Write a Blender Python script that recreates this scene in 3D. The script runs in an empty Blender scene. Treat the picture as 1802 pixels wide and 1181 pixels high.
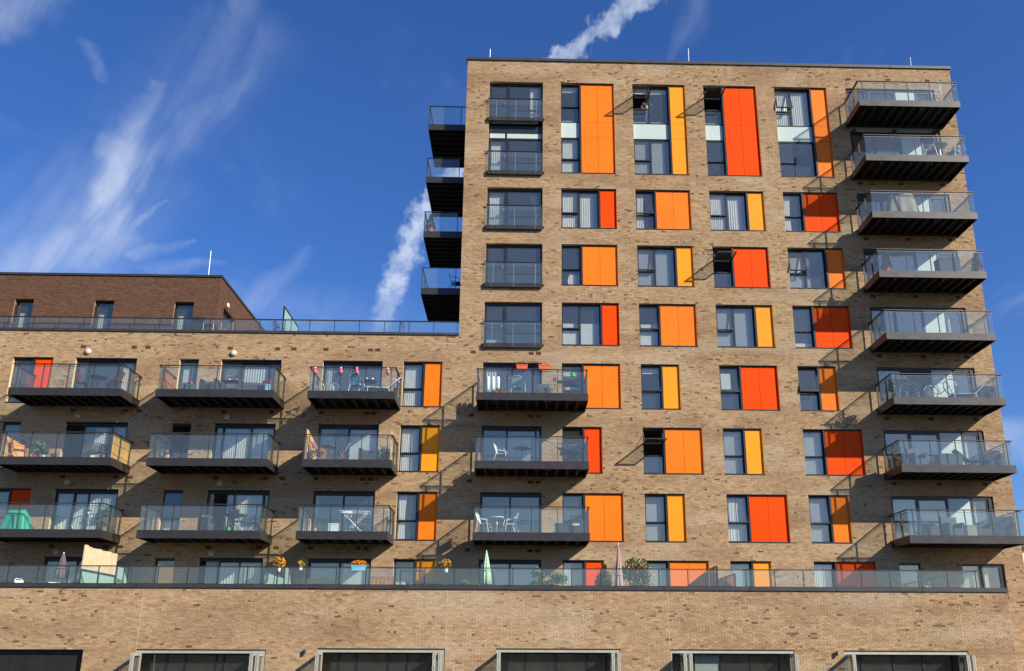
import bpy, math, random
import numpy as np
from mathutils import Vector, Matrix

rnd = random.Random(7)
PI = math.pi
scene = bpy.context.scene
COL = scene.collection

# ------------------------------------------------------------------ camera
cam_data = bpy.data.cameras.new('camera')
cam = bpy.data.objects.new('camera', cam_data)
COL.objects.link(cam)
ri = Vector((0.99963051, -0.02696686, 0.00341174))
up = Vector((-0.01126659, -0.29683417, 0.95486258))
fw = Vector((0.02473692, 0.9545482, 0.29702831))
M = Matrix((ri, up, -fw)).transposed().to_4x4()
M.translation = Vector((2.7426, -38.7909, 1.6))
cam.matrix_world = M
cam_data.sensor_width = 36.0
cam_data.lens = 1600.0 / 1802.0 * 36.0
cam_data.shift_x = -52.13 / 1802.0
cam_data.shift_y = 64.37 / 1802.0
cam_data.clip_end = 5000.0
scene.camera = cam

# ------------------------------------------------------------------ sun, sky, exposure
SUN_TO = Vector((1.30, -1.0, 0.97)).normalized()
sun_data = bpy.data.lights.new('sun', 'SUN')
sun_data.energy = 4.9
sun_data.angle = math.radians(0.53)
sun_data.color = (1.0, 0.93, 0.80)
sun = bpy.data.objects.new('sun', sun_data)
sun.rotation_euler = (-SUN_TO).to_track_quat('-Z', 'Y').to_euler()
sun.location = (30, -30, 40)
COL.objects.link(sun)

vs = scene.view_settings
vs.view_transform = 'Standard'
vs.look = 'None'
vs.gamma = 1.0
vs.use_curve_mapping = False
vs.exposure = 0.68

world = bpy.data.worlds.new('World')
scene.world = world
world.use_nodes = True
WT = world.node_tree
WT.nodes.clear()


def wn(t):
    return WT.nodes.new(t)


def wlink(a, b):
    WT.links.new(a, b)


def wm(op, a, b=None, c=None, clamp=False):
    n = wn('ShaderNodeMath')
    n.operation = op
    n.use_clamp = clamp
    for i, v in enumerate((a, b, c)):
        if v is None:
            continue
        if isinstance(v, (int, float)):
            n.inputs[i].default_value = v
        else:
            wlink(v, n.inputs[i])
    return n.outputs[0]


def wsmooth(v, lo, hi, to0=0.0, to1=1.0):
    n = wn('ShaderNodeMapRange')
    n.interpolation_type = 'SMOOTHSTEP'
    wlink(v, n.inputs['Value'])
    n.inputs['From Min'].default_value = lo
    n.inputs['From Max'].default_value = hi
    n.inputs['To Min'].default_value = to0
    n.inputs['To Max'].default_value = to1
    return n.outputs['Result']


def build_world():
    sky = wn('ShaderNodeTexSky')
    sky.sky_type = 'NISHITA'
    sky.sun_disc = False
    sky.sun_elevation = math.asin(SUN_TO.z)
    sky.sun_rotation = math.atan2(SUN_TO.x, SUN_TO.y)
    sky.altitude = 50
    sky.air_density = 1.0
    sky.dust_density = 0.9
    sky.ozone_density = 3.2
    hs = wn('ShaderNodeHueSaturation')
    hs.inputs['Saturation'].default_value = 1.18
    hs.inputs['Value'].default_value = 0.95
    wlink(sky.outputs['Color'], hs.inputs['Color'])
    tint = wn('ShaderNodeMix')
    tint.data_type = 'RGBA'
    tint.blend_type = 'MULTIPLY'
    tint.inputs[0].default_value = 1.0
    tint.inputs[7].default_value = (0.64, 0.79, 1.14, 1)
    wlink(hs.outputs['Color'], tint.inputs[6])
    tc = wn('ShaderNodeTexCoord')
    sx = wn('ShaderNodeSeparateXYZ')
    wlink(tc.outputs['Generated'], sx.inputs[0])
    zc = wm('MAXIMUM', sx.outputs['Z'], 0.03)
    px = wm('DIVIDE', sx.outputs['X'], zc)
    py = wm('DIVIDE', sx.outputs['Y'], zc)

    def noise(scale, detail, rough, ox, oy, sxx=1.0, syy=1.0, rot=0.0, dist=0.0, col=False):
        c = wn('ShaderNodeCombineXYZ')
        wlink(px, c.inputs[0])
        wlink(py, c.inputs[1])
        m = wn('ShaderNodeMapping')
        m.inputs['Location'].default_value = (ox, oy, 0)
        m.inputs['Rotation'].default_value = (0, 0, rot)
        m.inputs['Scale'].default_value = (sxx, syy, 1)
        wlink(c.outputs[0], m.inputs[0])
        n = wn('ShaderNodeTexNoise')
        n.inputs['Scale'].default_value = scale
        n.inputs['Detail'].default_value = detail
        n.inputs['Roughness'].default_value = rough
        n.inputs['Distortion'].default_value = dist
        wlink(m.outputs[0], n.inputs['Vector'])
        return n.outputs['Color'] if col else n.outputs['Fac']

    def dnoise(scale, detail, rough, ox, oy, sxx=1.0, syy=1.0, rot=0.0, dist=0.0, col=False):
        # same, over the plain direction: puffs keep their shape low in the sky
        c = wn('ShaderNodeCombineXYZ')
        wlink(sx.outputs['X'], c.inputs[0])
        wlink(sx.outputs['Z'], c.inputs[1])
        r = wn('ShaderNodeVectorRotate')
        r.rotation_type = 'Z_AXIS'
        r.inputs['Angle'].default_value = rot
        wlink(c.outputs[0], r.inputs['Vector'])
        m = wn('ShaderNodeMapping')
        m.inputs['Location'].default_value = (ox, oy, 0)
        m.inputs['Scale'].default_value = (sxx, syy, 1)
        wlink(r.outputs[0], m.inputs[0])
        n = wn('ShaderNodeTexNoise')
        n.inputs['Scale'].default_value = scale
        n.inputs['Detail'].default_value = detail
        n.inputs['Roughness'].default_value = rough
        n.inputs['Distortion'].default_value = dist
        wlink(m.outputs[0], n.inputs['Vector'])
        return n.outputs['Color'] if col else n.outputs['Fac']

    # slow swirls bend every wisp a little
    wc = wn('ShaderNodeSeparateColor')
    wlink(dnoise(10.0, 5.0, 0.58, 3.1, 1.7, col=True), wc.inputs[0])
    wx = wm('ADD', px, wm('MULTIPLY', wm('SUBTRACT', wc.outputs[0], 0.5), 0.16))
    wy = wm('ADD', py, wm('MULTIPLY', wm('SUBTRACT', wc.outputs[1], 0.5), 0.20))
    # a finer billow for the aircraft trail
    bc = wn('ShaderNodeSeparateColor')
    wlink(dnoise(62.0, 3.0, 0.6, 0.3, 5.1, col=True), bc.inputs[0])
    bx = wm('ADD', px, wm('MULTIPLY', wm('SUBTRACT', bc.outputs[0], 0.5), 0.075))
    by = wm('ADD', py, wm('MULTIPLY', wm('SUBTRACT', bc.outputs[1], 0.5), 0.15))

    def seg(a, b, w0, w1, s0, s1, X, Y, core=0.0):
        ax, ay = a
        dx, dy = b[0] - ax, b[1] - ay
        L2 = dx * dx + dy * dy
        ex = wm('SUBTRACT', X, ax)
        ey = wm('SUBTRACT', Y, ay)
        t = wm('DIVIDE', wm('ADD', wm('MULTIPLY', ex, dx), wm('MULTIPLY', ey, dy)), L2, clamp=True)
        qx = wm('SUBTRACT', ex, wm('MULTIPLY', t, dx))
        qy = wm('SUBTRACT', ey, wm('MULTIPLY', t, dy))
        d = wm('SQRT', wm('ADD', wm('MULTIPLY', qx, qx), wm('MULTIPLY', qy, qy)))
        w = wm('ADD', wm('MULTIPLY', t, w1 - w0), w0)
        m = wsmooth(wm('DIVIDE', d, w), core, 1.0, 1.0, 0.0)
        s = wm('ADD', wm('MULTIPLY', t, s1 - s0), s0)
        return wm('MULTIPLY', m, s)

    def mx(lst):
        o = lst[0]
        for q in lst[1:]:
            o = wm('MAXIMUM', o, q)
        return o

    W = [
        seg((-1.42, 2.36), (-1.04, 2.08), 0.20, 0.15, 0.70, 1.0, wx, wy),
        seg((-1.04, 2.08), (-0.91, 1.84), 0.13, 0.085, 1.0, 1.15, wx, wy),
        seg((-0.91, 1.84), (-0.82, 1.66), 0.085, 0.085, 1.15, 0.85, wx, wy),
        seg((-0.83, 1.69), (-0.655, 1.43), 0.075, 0.025, 0.75, 0.40, wx, wy),
        seg((-0.86, 1.82), (-0.63, 1.55), 0.075, 0.060, 0.70, 0.50, wx, wy),
        seg((-0.63, 1.55), (-0.50, 1.42), 0.060, 0.035, 0.50, 0.28, wx, wy),
        seg((-0.50, 1.42), (-0.43, 1.18), 0.045, 0.040, 0.20, 0.30, wx, wy),
        seg((-0.99, 2.05), (-0.80, 1.91), 0.055, 0.012, 0.80, 0.40, wx, wy),
        seg((-1.02, 2.20), (-0.82, 2.12), 0.09, 0.020, 0.65, 0.35, wx, wy),
        seg((-1.00, 2.30), (-0.80, 2.24), 0.09, 0.030, 0.60, 0.25, wx, wy),
        seg((-0.77, 1.44), (-0.745, 1.32), 0.022, 0.028, 0.26, 0.26, wx, wy),
        seg((-0.92, 1.29), (-0.73, 1.19), 0.09, 0.05, 1.05, 0.50, wx, wy),
        seg((-0.84, 2.60), (-0.55, 2.16), 0.12, 0.03, 0.40, 0.20, wx, wy),
        seg((-0.70, 2.75), (-0.40, 2.60), 0.20, 0.10, 0.35, 0.20, wx, wy),
        seg((0.262, 1.34), (0.285, 1.21), 0.018, 0.04, 0.14, 0.22, wx, wy),
        seg((2.25, 4.05), (2.75, 4.55), 0.35, 0.45, 0.70, 0.60, wx, wy),
        seg((-1.36, 2.40), (-0.88, 1.80), 0.42, 0.22, 0.42, 0.36, wx, wy),
        seg((-0.90, 1.80), (-0.48, 1.32), 0.18, 0.14, 0.26, 0.20, wx, wy),
        seg((-1.20, 2.50), (-0.45, 2.65), 0.36, 0.30, 0.34, 0.22, wx, wy),
    ]
    fibre = wsmooth(dnoise(11.0, 8.0, 0.60, 0.0, 0.0, 0.55, 3.4, math.radians(-58), 0.30), 0.30, 0.68)
    patch = wsmooth(dnoise(10.0, 6.0, 0.58, 8.0, 2.0), 0.24, 0.70)
    wisp = wm('MULTIPLY', mx(W), wm('ADD', wm('MULTIPLY', fibre, wm('ADD', wm('MULTIPLY', patch, 0.34), 0.20)), 0.15))
    # thin high veil over the whole dome
    veil = wm('MULTIPLY', wsmooth(noise(1.15, 5.0, 0.55, 1.3, 0.2, 2.0, 0.8, math.radians(-35), 0.3), 0.56, 0.90), 0.34)
    den = wm('MAXIMUM', wisp, veil)
    # aircraft trail: one straight band across the cloud plane
    T = mx([seg((0.30, 1.05), (0.075, 1.352), 0.036, 0.034, 0.66, 0.70, bx, by, 0.2),
            seg((0.075, 1.352), (-0.235, 1.96), 0.034, 0.040, 0.70, 0.80, bx, by, 0.2),
            seg((-0.235, 1.96), (-0.375, 2.47), 0.040, 0.052, 0.85, 0.80, bx, by, 0.2),
            seg((-0.375, 2.47), (-0.47, 2.84), 0.050, 0.044, 0.70, 0.30, bx, by, 0.2)])
    puff = wsmooth(dnoise(46.0, 5.0, 0.62, 0.0, 3.0), 0.28, 0.66)
    trail = wm('MULTIPLY', T, wm('ADD', wm('MULTIPLY', puff, 0.60), 0.30))
    den = wm('MAXIMUM', den, trail)
    # clouds thin out where the ray leaves the cloud layer near the horizon
    den = wm('MULTIPLY', den, wsmooth(sx.outputs['Z'], 0.02, 0.12), clamp=True)
    mix = wn('ShaderNodeMix')
    mix.data_type = 'RGBA'
    wlink(den, mix.inputs[0])
    wlink(tint.outputs[2], mix.inputs[6])
    mix.inputs[7].default_value = (5.2, 5.8, 6.9, 1)
    bg = wn('ShaderNodeBackground')
    bg.inputs['Strength'].default_value = 0.090
    wlink(mix.outputs[2], bg.inputs['Color'])
    out = wn('ShaderNodeOutputWorld')
    wlink(bg.outputs[0], out.inputs['Surface'])


cy = scene.cycles
cy.max_bounces = 7
cy.diffuse_bounces = 3
cy.glossy_bounces = 4
cy.transparent_max_bounces = 14
cy.caustics_reflective = False
cy.caustics_refractive = False
cy.use_adaptive_sampling = True
cy.adaptive_threshold = 0.015

build_world()
world.cycles.sampling_method = 'NONE'        # smooth sky: no importance map needed


# ------------------------------------------------------------------ materials
def lin(h):
    """sRGB 0-255 triple to linear rgba"""
    r = []
    for c in h:
        c = c / 255.0
        r.append(c / 12.92 if c <= 0.04045 else ((c + 0.055) / 1.055) ** 2.4)
    return (r[0], r[1], r[2], 1.0)


MATS = {}


def mat(name, col, rough=0.6, metal=0.0, vary=0.10, scale=4.0, bump=0.0, bscale=60.0, spec=0.5, coat=0.0, trans=0.0):
    if name in MATS:
        return MATS[name]
    m = bpy.data.materials.new(name)
    m.use_nodes = True
    t = m.node_tree
    b = t.nodes['Principled BSDF']
    b.inputs['Roughness'].default_value = rough
    b.inputs['Metallic'].default_value = metal
    b.inputs['Specular IOR Level'].default_value = spec
    b.inputs['Coat Weight'].default_value = coat
    c = col if len(col) == 4 else (*col, 1.0)
    tc = t.nodes.new('ShaderNodeTexCoord')
    n = t.nodes.new('ShaderNodeTexNoise')
    n.inputs['Scale'].default_value = scale
    n.inputs['Detail'].default_value = 6
    t.links.new(tc.outputs['Object'], n.inputs['Vector'])
    r = t.nodes.new('ShaderNodeMapRange')
    r.inputs['From Min'].default_value = 0.3
    r.inputs['From Max'].default_value = 0.7
    r.inputs['To Min'].default_value = 1 - vary
    r.inputs['To Max'].default_value = 1 + vary
    t.links.new(n.outputs['Fac'], r.inputs['Value'])
    mu = t.nodes.new('ShaderNodeVectorMath')
    mu.operation = 'SCALE'
    mu.inputs[0].default_value = c[:3]
    t.links.new(r.outputs['Result'], mu.inputs['Scale'])
    t.links.new(mu.outputs[0], b.inputs['Base Color'])
    rr = t.nodes.new('ShaderNodeMapRange')
    rr.inputs['To Min'].default_value = max(0.02, rough - 0.08)
    rr.inputs['To Max'].default_value = min(1.0, rough + 0.08)
    t.links.new(n.outputs['Fac'], rr.inputs['Value'])
    t.links.new(rr.outputs['Result'], b.inputs['Roughness'])
    if bump > 0:
        n2 = t.nodes.new('ShaderNodeTexNoise')
        n2.inputs['Scale'].default_value = bscale
        n2.inputs['Detail'].default_value = 3
        t.links.new(tc.outputs['Object'], n2.inputs['Vector'])
        bu = t.nodes.new('ShaderNodeBump')
        bu.inputs['Strength'].default_value = bump
        bu.inputs['Distance'].default_value = 0.01
        t.links.new(n2.outputs['Fac'], bu.inputs['Height'])
        t.links.new(bu.outputs[0], b.inputs['Normal'])
    if trans > 0:
        tr = t.nodes.new('ShaderNodeBsdfTranslucent')
        t.links.new(mu.outputs[0], tr.inputs['Color'])
        ms = t.nodes.new('ShaderNodeMixShader')
        ms.inputs[0].default_value = trans
        out = t.nodes['Material Output']
        t.links.new(b.outputs[0], ms.inputs[1])
        t.links.new(tr.outputs[0], ms.inputs[2])
        t.links.new(ms.outputs[0], out.inputs['Surface'])
    MATS[name] = m
    return m


def glass_mat(name, tint, base, wav=0.0, veil=0.0, refl=(0.95, 0.96, 0.97), film=(0.62, 0.64, 0.64)):
    m = bpy.data.materials.new(name)
    m.use_nodes = True
    t = m.node_tree
    t.nodes.clear()
    out = t.nodes.new('ShaderNodeOutputMaterial')
    tr = t.nodes.new('ShaderNodeBsdfTransparent')
    tr.inputs['Color'].default_value = (*tint, 1)
    gl = t.nodes.new('ShaderNodeBsdfGlossy')
    gl.inputs['Roughness'].default_value = 0.015
    gl.inputs['Color'].default_value = (*refl, 1)
    lw = t.nodes.new('ShaderNodeLayerWeight')
    lw.inputs['Blend'].default_value = 0.5
    p = t.nodes.new('ShaderNodeMath')
    p.operation = 'POWER'
    p.inputs[1].default_value = 5.0
    t.links.new(lw.outputs['Facing'], p.inputs[0])
    a = t.nodes.new('ShaderNodeMath')
    a.operation = 'MULTIPLY_ADD'
    a.inputs[1].default_value = 1 - base
    a.inputs[2].default_value = base
    t.links.new(p.outputs[0], a.inputs[0])
    ms = t.nodes.new('ShaderNodeMixShader')
    t.links.new(a.outputs[0], ms.inputs[0])
    first = tr
    if veil > 0:                                   # film of dust on the glass
        df = t.nodes.new('ShaderNodeBsdfDiffuse')
        df.inputs['Color'].default_value = (*film, 1)
        mv = t.nodes.new('ShaderNodeMixShader')
        mv.inputs[0].default_value = veil
        t.links.new(tr.outputs[0], mv.inputs[1])
        t.links.new(df.outputs[0], mv.inputs[2])
        first = mv
    t.links.new(first.outputs[0], ms.inputs[1])
    t.links.new(gl.outputs[0], ms.inputs[2])
    t.links.new(ms.outputs[0], out.inputs['Surface'])
    if wav > 0:
        tc = t.nodes.new('ShaderNodeTexCoord')
        n = t.nodes.new('ShaderNodeTexNoise')
        n.inputs['Scale'].default_value = 1.1
        n.inputs['Detail'].default_value = 1
        t.links.new(tc.outputs['Object'], n.inputs['Vector'])
        bu = t.nodes.new('ShaderNodeBump')
        bu.inputs['Strength'].default_value = 1.0
        bu.inputs['Distance'].default_value = wav
        t.links.new(n.outputs['Fac'], bu.inputs['Height'])
        t.links.new(bu.outputs[0], gl.inputs['Normal'])
    MATS[name] = m
    return m


def brick_mat(name, gain):
    m = bpy.data.materials.new(name)
    m.use_nodes = True
    t = m.node_tree
    b = t.nodes['Principled BSDF']
    b.inputs['Roughness'].default_value = 0.92
    b.inputs['Specular IOR Level'].default_value = 0.2
    at = t.nodes.new('ShaderNodeAttribute')
    at.attribute_name = 'tone'
    tc = t.nodes.new('ShaderNodeTexCoord')
    n = t.nodes.new('ShaderNodeTexNoise')
    n.inputs['Scale'].default_value = 22
    n.inputs['Detail'].default_value = 4
    t.links.new(tc.outputs['Object'], n.inputs['Vector'])
    r = t.nodes.new('ShaderNodeMapRange')
    r.inputs['From Min'].default_value = 0.25
    r.inputs['From Max'].default_value = 0.75
    r.inputs['To Min'].default_value = 0.84 * gain
    r.inputs['To Max'].default_value = 1.16 * gain
    t.links.new(n.outputs['Fac'], r.inputs['Value'])
    mu = t.nodes.new('ShaderNodeVectorMath')
    mu.operation = 'SCALE'
    t.links.new(at.outputs['Color'], mu.inputs[0])
    t.links.new(r.outputs['Result'], mu.inputs['Scale'])
    t.links.new(mu.outputs[0], b.inputs['Base Color'])
    bu = t.nodes.new('ShaderNodeBump')
    bu.inputs['Strength'].default_value = 0.5
    bu.inputs['Distance'].default_value = 0.004
    t.links.new(n.outputs['Fac'], bu.inputs['Height'])
    t.links.new(bu.outputs[0], b.inputs['Normal'])
    MATS[name] = m
    return m


brick_mat('brick_buff', 0.98)
brick_mat('brick_brown', 1.0)
mat('mortar', lin((202, 177, 140)), 0.95, vary=0.14, scale=1.2, bump=0.4, spec=0.1)
mat('mortar_brown', lin((132, 106, 86)), 0.95, vary=0.15, scale=2, bump=0.4, spec=0.1)
mat('dark_metal', (0.040, 0.036, 0.034), 0.42, 0.35, 0.12, 3, spec=0.5)
mat('frame_metal', (0.020, 0.020, 0.022), 0.40, 0.2, 0.15, 5)
mat('coping_metal', (0.045, 0.043, 0.044), 0.5, 0.3, 0.15, 1.5)
mat('soffit', (0.018, 0.016, 0.014), 0.8, 0.0, 0.3, 2)
mat('steel', (0.52, 0.53, 0.53), 0.35, 0.8, 0.1, 8)
mat('clip_metal', (0.16, 0.16, 0.16), 0.35, 0.7, 0.1, 8)
mat('grey_alu', lin((168, 164, 150)), 0.45, 0.15, 0.08, 3)
mat('panel_orange', (0.80, 0.165, 0.006), 0.5, 0, 0.07, 0.7, bump=0.12, bscale=1.6, spec=0.15)
mat('panel_red', (0.72, 0.060, 0.002), 0.5, 0, 0.07, 0.7, bump=0.12, bscale=1.6, spec=0.06)
mat('panel_amber', (0.78, 0.275, 0.010), 0.5, 0, 0.07, 0.7, bump=0.12, bscale=1.6, spec=0.15)
mat('spandrel', (0.44, 0.52, 0.475), 0.25, 0, 0.03, 2)
mat('room', (0.42, 0.40, 0.37), 0.9, 0, 0.2, 0.7)
mat('ceiling', (0.50, 0.48, 0.45), 0.9, 0, 0.1, 0.7)
mat('curtain', (0.84, 0.82, 0.76), 0.9, 0, 0.05, 3, trans=0.25)
mat('curtain_cream', (0.70, 0.64, 0.50), 0.9, 0, 0.06, 3, trans=0.3)
mat('curtain_olive', (0.16, 0.14, 0.08), 0.9, 0, 0.1, 3, trans=0.2)
mat('blind', (0.74, 0.75, 0.71), 0.8, 0, 0.03, 2, trans=0.2)
mat('blind_grey', (0.30, 0.32, 0.33), 0.8, 0, 0.05, 2, trans=0.1)
mat('lamp_shade', (0.50, 0.47, 0.38), 0.4, 0, 0.04, 4)
mat('terracotta_vent', lin((92, 52, 26)), 0.85, 0, 0.2, 12)
mat('terracotta', lin((210, 92, 52)), 0.7, 0, 0.12, 8)
mat('pine', lin((214, 160, 92)), 0.7, 0, 0.16, 3)
mat('pale_timber', lin((206, 180, 145)), 0.75, 0, 0.14, 2.5)
mat('teak', lin((142, 92, 56)), 0.65, 0, 0.2, 8)
mat('maroon', lin((92, 34, 34)), 0.45, 0, 0.1, 6)
mat('black_plastic', (0.018, 0.018, 0.02), 0.5, 0, 0.2, 8)
mat('charcoal_rattan', (0.055, 0.057, 0.06), 0.75, 0, 0.35, 40, bump=0.8, bscale=120)
mat('white_paint', (0.80, 0.80, 0.78), 0.4, 0, 0.04, 6)
mat('pale_blue', lin((70, 160, 190)), 0.6, 0, 0.08, 5)
mat('planter_blue', lin((120, 178, 205)), 0.55, 0, 0.08, 5)
mat('teal_tarp', lin((20, 150, 118)), 0.45, 0, 0.14, 6)
mat('beige_cover', lin((150, 138, 122)), 0.8, 0, 0.12, 5)
mat('mauve_cloth', lin((92, 76, 84)), 0.85, 0, 0.12, 5)
mat('mint_cloth', lin((168, 196, 160)), 0.85, 0, 0.10, 5, trans=0.1)
mat('rose_cloth', lin((172, 142, 140)), 0.85, 0, 0.10, 5, trans=0.1)
mat('pink_gloss', lin((226, 70, 96)), 0.3, 0, 0.10, 12)
mat('red_gloss', lin((200, 30, 34)), 0.4, 0, 0.10, 8)
mat('leaf', (0.065, 0.115, 0.030), 0.6, 0, 0.45, 9, trans=0.25)
mat('leaf_pale', (0.11, 0.17, 0.05), 0.6, 0, 0.4, 9, trans=0.25)
mat('leaf_dark', (0.025, 0.055, 0.018), 0.6, 0, 0.4, 9, trans=0.2)
mat('blossom_orange', lin((238, 130, 30)), 0.6, 0, 0.3, 14, trans=0.2)
mat('blossom_yellow', lin((226, 176, 40)), 0.6, 0, 0.3, 14, trans=0.2)
mat('blossom_pink', lin((216, 90, 140)), 0.6, 0, 0.25, 14, trans=0.2)
mat('bark', (0.10, 0.075, 0.05), 0.9, 0, 0.3, 20)
mat('paving', (0.085, 0.080, 0.072), 0.9, 0, 0.2, 0.6, bump=0.3, bscale=30)
mat('decking', (0.20, 0.17, 0.14), 0.85, 0, 0.25, 2)
mat('roof_felt', (0.12, 0.12, 0.12), 0.9, 0, 0.2, 1)
mat('louvre', (0.028, 0.024, 0.021), 0.5, 0.2, 0.15, 6)
mat('render_cream', lin((214, 200, 172)), 0.9, 0, 0.06, 0.5)
mat('slate', (0.05, 0.052, 0.058), 0.7, 0, 0.2, 4)
mat('sage_green', lin((176, 206, 190)), 0.6, 0, 0.05, 5)
mat('lime_plastic', lin((40, 170, 70)), 0.4, 0, 0.05, 5)
glass_mat('window_glass', (0.95, 0.965, 0.96), 0.14, 0.012, 0.030, (1.0, 0.87, 0.66), (0.50, 0.50, 0.47))
glass_mat('rail_glass', (0.92, 0.955, 0.94), 0.060, 0.0, 0.030, (1.0, 0.97, 0.88), (0.58, 0.63, 0.60))
glass_mat('frosted_glass', (0.45, 0.55, 0.50), 0.05, 0.0, 0.72, (0.95, 0.96, 0.97), (0.40, 0.60, 0.52))
mat('brick_dark_house', lin((150, 136, 108)), 0.9, 0, 0.2, 3)


# ------------------------------------------------------------------ mesh helpers
class MB:
    def __init__(self):
        self.v = []
        self.f = []

    def box(self, x0, x1, y0, y1, z0, z1):
        i = len(self.v)
        self.v += [(x0, y0, z0), (x1, y0, z0), (x1, y1, z0), (x0, y1, z0),
                   (x0, y0, z1), (x1, y0, z1), (x1, y1, z1), (x0, y1, z1)]
        self.f += [(i, i + 3, i + 2, i + 1), (i + 4, i + 5, i + 6, i + 7), (i, i + 1, i + 5, i + 4),
                   (i + 1, i + 2, i + 6, i + 5), (i + 2, i + 3, i + 7, i + 6), (i + 3, i, i + 4, i + 7)]
        return self

    def quad(self, a, b, c, d):
        i = len(self.v)
        self.v += [tuple(a), tuple(b), tuple(c), tuple(d)]
        self.f.append((i, i + 1, i + 2, i + 3))
        return self

    def bar(self, p, q, w, h, upv=(0, 0, 1)):
        p, q = Vector(p), Vector(q)
        d = (q - p).normalized()
        u = Vector(upv)
        s = d.cross(u)
        if s.length < 1e-4:
            s = d.cross(Vector((0, 1, 0)))
        s.normalize()
        u = s.cross(d).normalized()
        i = len(self.v)
        for c in (p, q):
            for a, b in ((-1, -1), (1, -1), (1, 1), (-1, 1)):
                self.v.append(tuple(c + s * (a * w / 2) + u * (b * h / 2)))
        self.f += [(i, i + 1, i + 2, i + 3), (i + 7, i + 6, i + 5, i + 4)]
        for k in range(4):
            j = (k + 1) % 4
            self.f.append((i + k, i + 4 + k, i + 4 + j, i + j))
        return self

    def tube(self, pts, r, n=8, closed=False, r1=None):
        pts = [Vector(p) for p in pts]
        m = len(pts)
        i = len(self.v)
        for k, p in enumerate(pts):
            if closed:
                d = pts[(k + 1) % m] - pts[k - 1]
            else:
                d = pts[min(k + 1, m - 1)] - pts[max(k - 1, 0)]
            d.normalize()
            a = d.cross(Vector((0, 0, 1)))
            if a.length < 1e-3:
                a = d.cross(Vector((1, 0, 0)))
            a.normalize()
            b = a.cross(d)
            rad = r if r1 is None else r + (r1 - r) * k / max(1, m - 1)
            for j in range(n):
                t = 2 * PI * j / n
                self.v.append(tuple(p + (a * math.cos(t) + b * math.sin(t)) * rad))
        rng = m if closed else m - 1
        for k in range(rng):
            k2 = (k + 1) % m
            for j in range(n):
                j2 = (j + 1) % n
                self.f.append((i + k * n + j, i + k2 * n + j, i + k2 * n + j2, i + k * n + j2))
        if not closed:
            self.f.append(tuple(i + j for j in range(n)))
            self.f.append(tuple(i + (m - 1) * n + j for j in reversed(range(n))))
        return self

    def lathe(self, prof, c=(0, 0, 0), n=20, flute=0, famp=0.0):
        i = len(self.v)
        for r, z in prof:
            for j in range(n):
                t = 2 * PI * j / n
                q = r * (1 + famp * math.cos(flute * t)) if flute else r
                self.v.append((c[0] + q * math.cos(t), c[1] + q * math.sin(t), c[2] + z))
        for k in range(len(prof) - 1):
            for j in range(n):
                j2 = (j + 1) % n
                self.f.append((i + k * n + j, i + k * n + j2, i + (k + 1) * n + j2, i + (k + 1) * n + j))
        self.f.append(tuple(i + j for j in reversed(range(n))))
        e = i + (len(prof) - 1) * n
        self.f.append(tuple(e + j for j in range(n)))
        return self

    def leaves(self, c, rad, n, size, R, shell=0.55, flat=1.0):
        cx, cy, cz = c
        rx, ry, rz = rad
        for _ in range(n):
            while True:
                a, b, d = R.uniform(-1, 1), R.uniform(-1, 1), R.uniform(-1, 1)
                q = a * a + b * b + d * d
                if q <= 1 and (q > shell * shell or R.random() < 0.35):
                    break
            p = Vector((cx + a * rx, cy + b * ry, cz + d * rz))
            u = Vector((R.uniform(-1, 1), R.uniform(-1, 1), R.uniform(-0.6, 0.9))).normalized()
            w = u.cross(Vector((R.uniform(-1, 1), R.uniform(-1, 1), R.uniform(-1, 1))))
            if w.length < 0.05:
                continue
            w.normalize()
            s = size * R.uniform(0.6, 1.3)
            nn = u.cross(w) * (s * 0.18)
            i = len(self.v)
            self.v += [tuple(p - u * s), tuple(p + w * s * 0.45 * flat + nn), tuple(p + u * s), tuple(p - w * s * 0.45 * flat + nn)]
            self.f += [(i, i + 1, i + 2), (i, i + 2, i + 3)]
        return self

    def build(self, name, material, parent=None, smooth=False):
        me = bpy.data.meshes.new(name)
        me.from_pydata(self.v, [], self.f)
        if smooth:
            me.polygons.foreach_set('use_smooth', [True] * len(me.polygons))
        me.materials.append(MATS[material])
        me.update()
        o = bpy.data.objects.new(name, me)
        COL.objects.link(o)
        if parent is not None:
            o.parent = parent
            if 'base' in BASE.get(parent.name, {}):
                o.matrix_parent_inverse = Matrix.Translation(-BASE[parent.name]['base'])
        return o


BASE = {}


def tag(o, label, cat, group=None):
    o['label'] = label
    o['category'] = cat
    if group:
        o['group'] = group
    return o


def building(name, label, loc, cat='building'):
    """Empty at the building's base; its parts are built in world coordinates"""
    o = bpy.data.objects.new(name, None)
    COL.objects.link(o)
    o.location = loc
    o.empty_display_size = 0.5
    BASE[o.name] = {'base': Vector(loc)}
    return tag(o, label, cat)


def thing(name, label, cat, loc, rz=0.0, group=None, s=1.0):
    o = bpy.data.objects.new(name, None)
    COL.objects.link(o)
    o.location = loc
    o.rotation_euler = (0, 0, rz)
    o.scale = (s, s, s)
    o.empty_display_size = 0.1
    return tag(o, label, cat, group)


def structure(name, mb, m):
    o = mb.build(name, m)
    o['kind'] = 'structure'
    return o


def copy_part(o, dz, dx=0.0, dy=0.0):
    """a part (with its sub-parts) copied to another place of the same building"""
    c = o.copy()
    COL.objects.link(c)
    c.location = (o.location.x + dx, o.location.y + dy, o.location.z + dz)
    for ch in o.children:
        d = ch.copy()
        COL.objects.link(d)
        d.parent = c
    return c


# ------------------------------------------------------------------ levels
H = 2.925


def T(k):
    return 5.41 if k == 2 else -0.529 + H * k


BZ = {3: 6.212, 4: 9.134, 5: 12.03, 6: 14.98, 7: 17.90, 8: 20.80, 9: 23.71}


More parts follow.
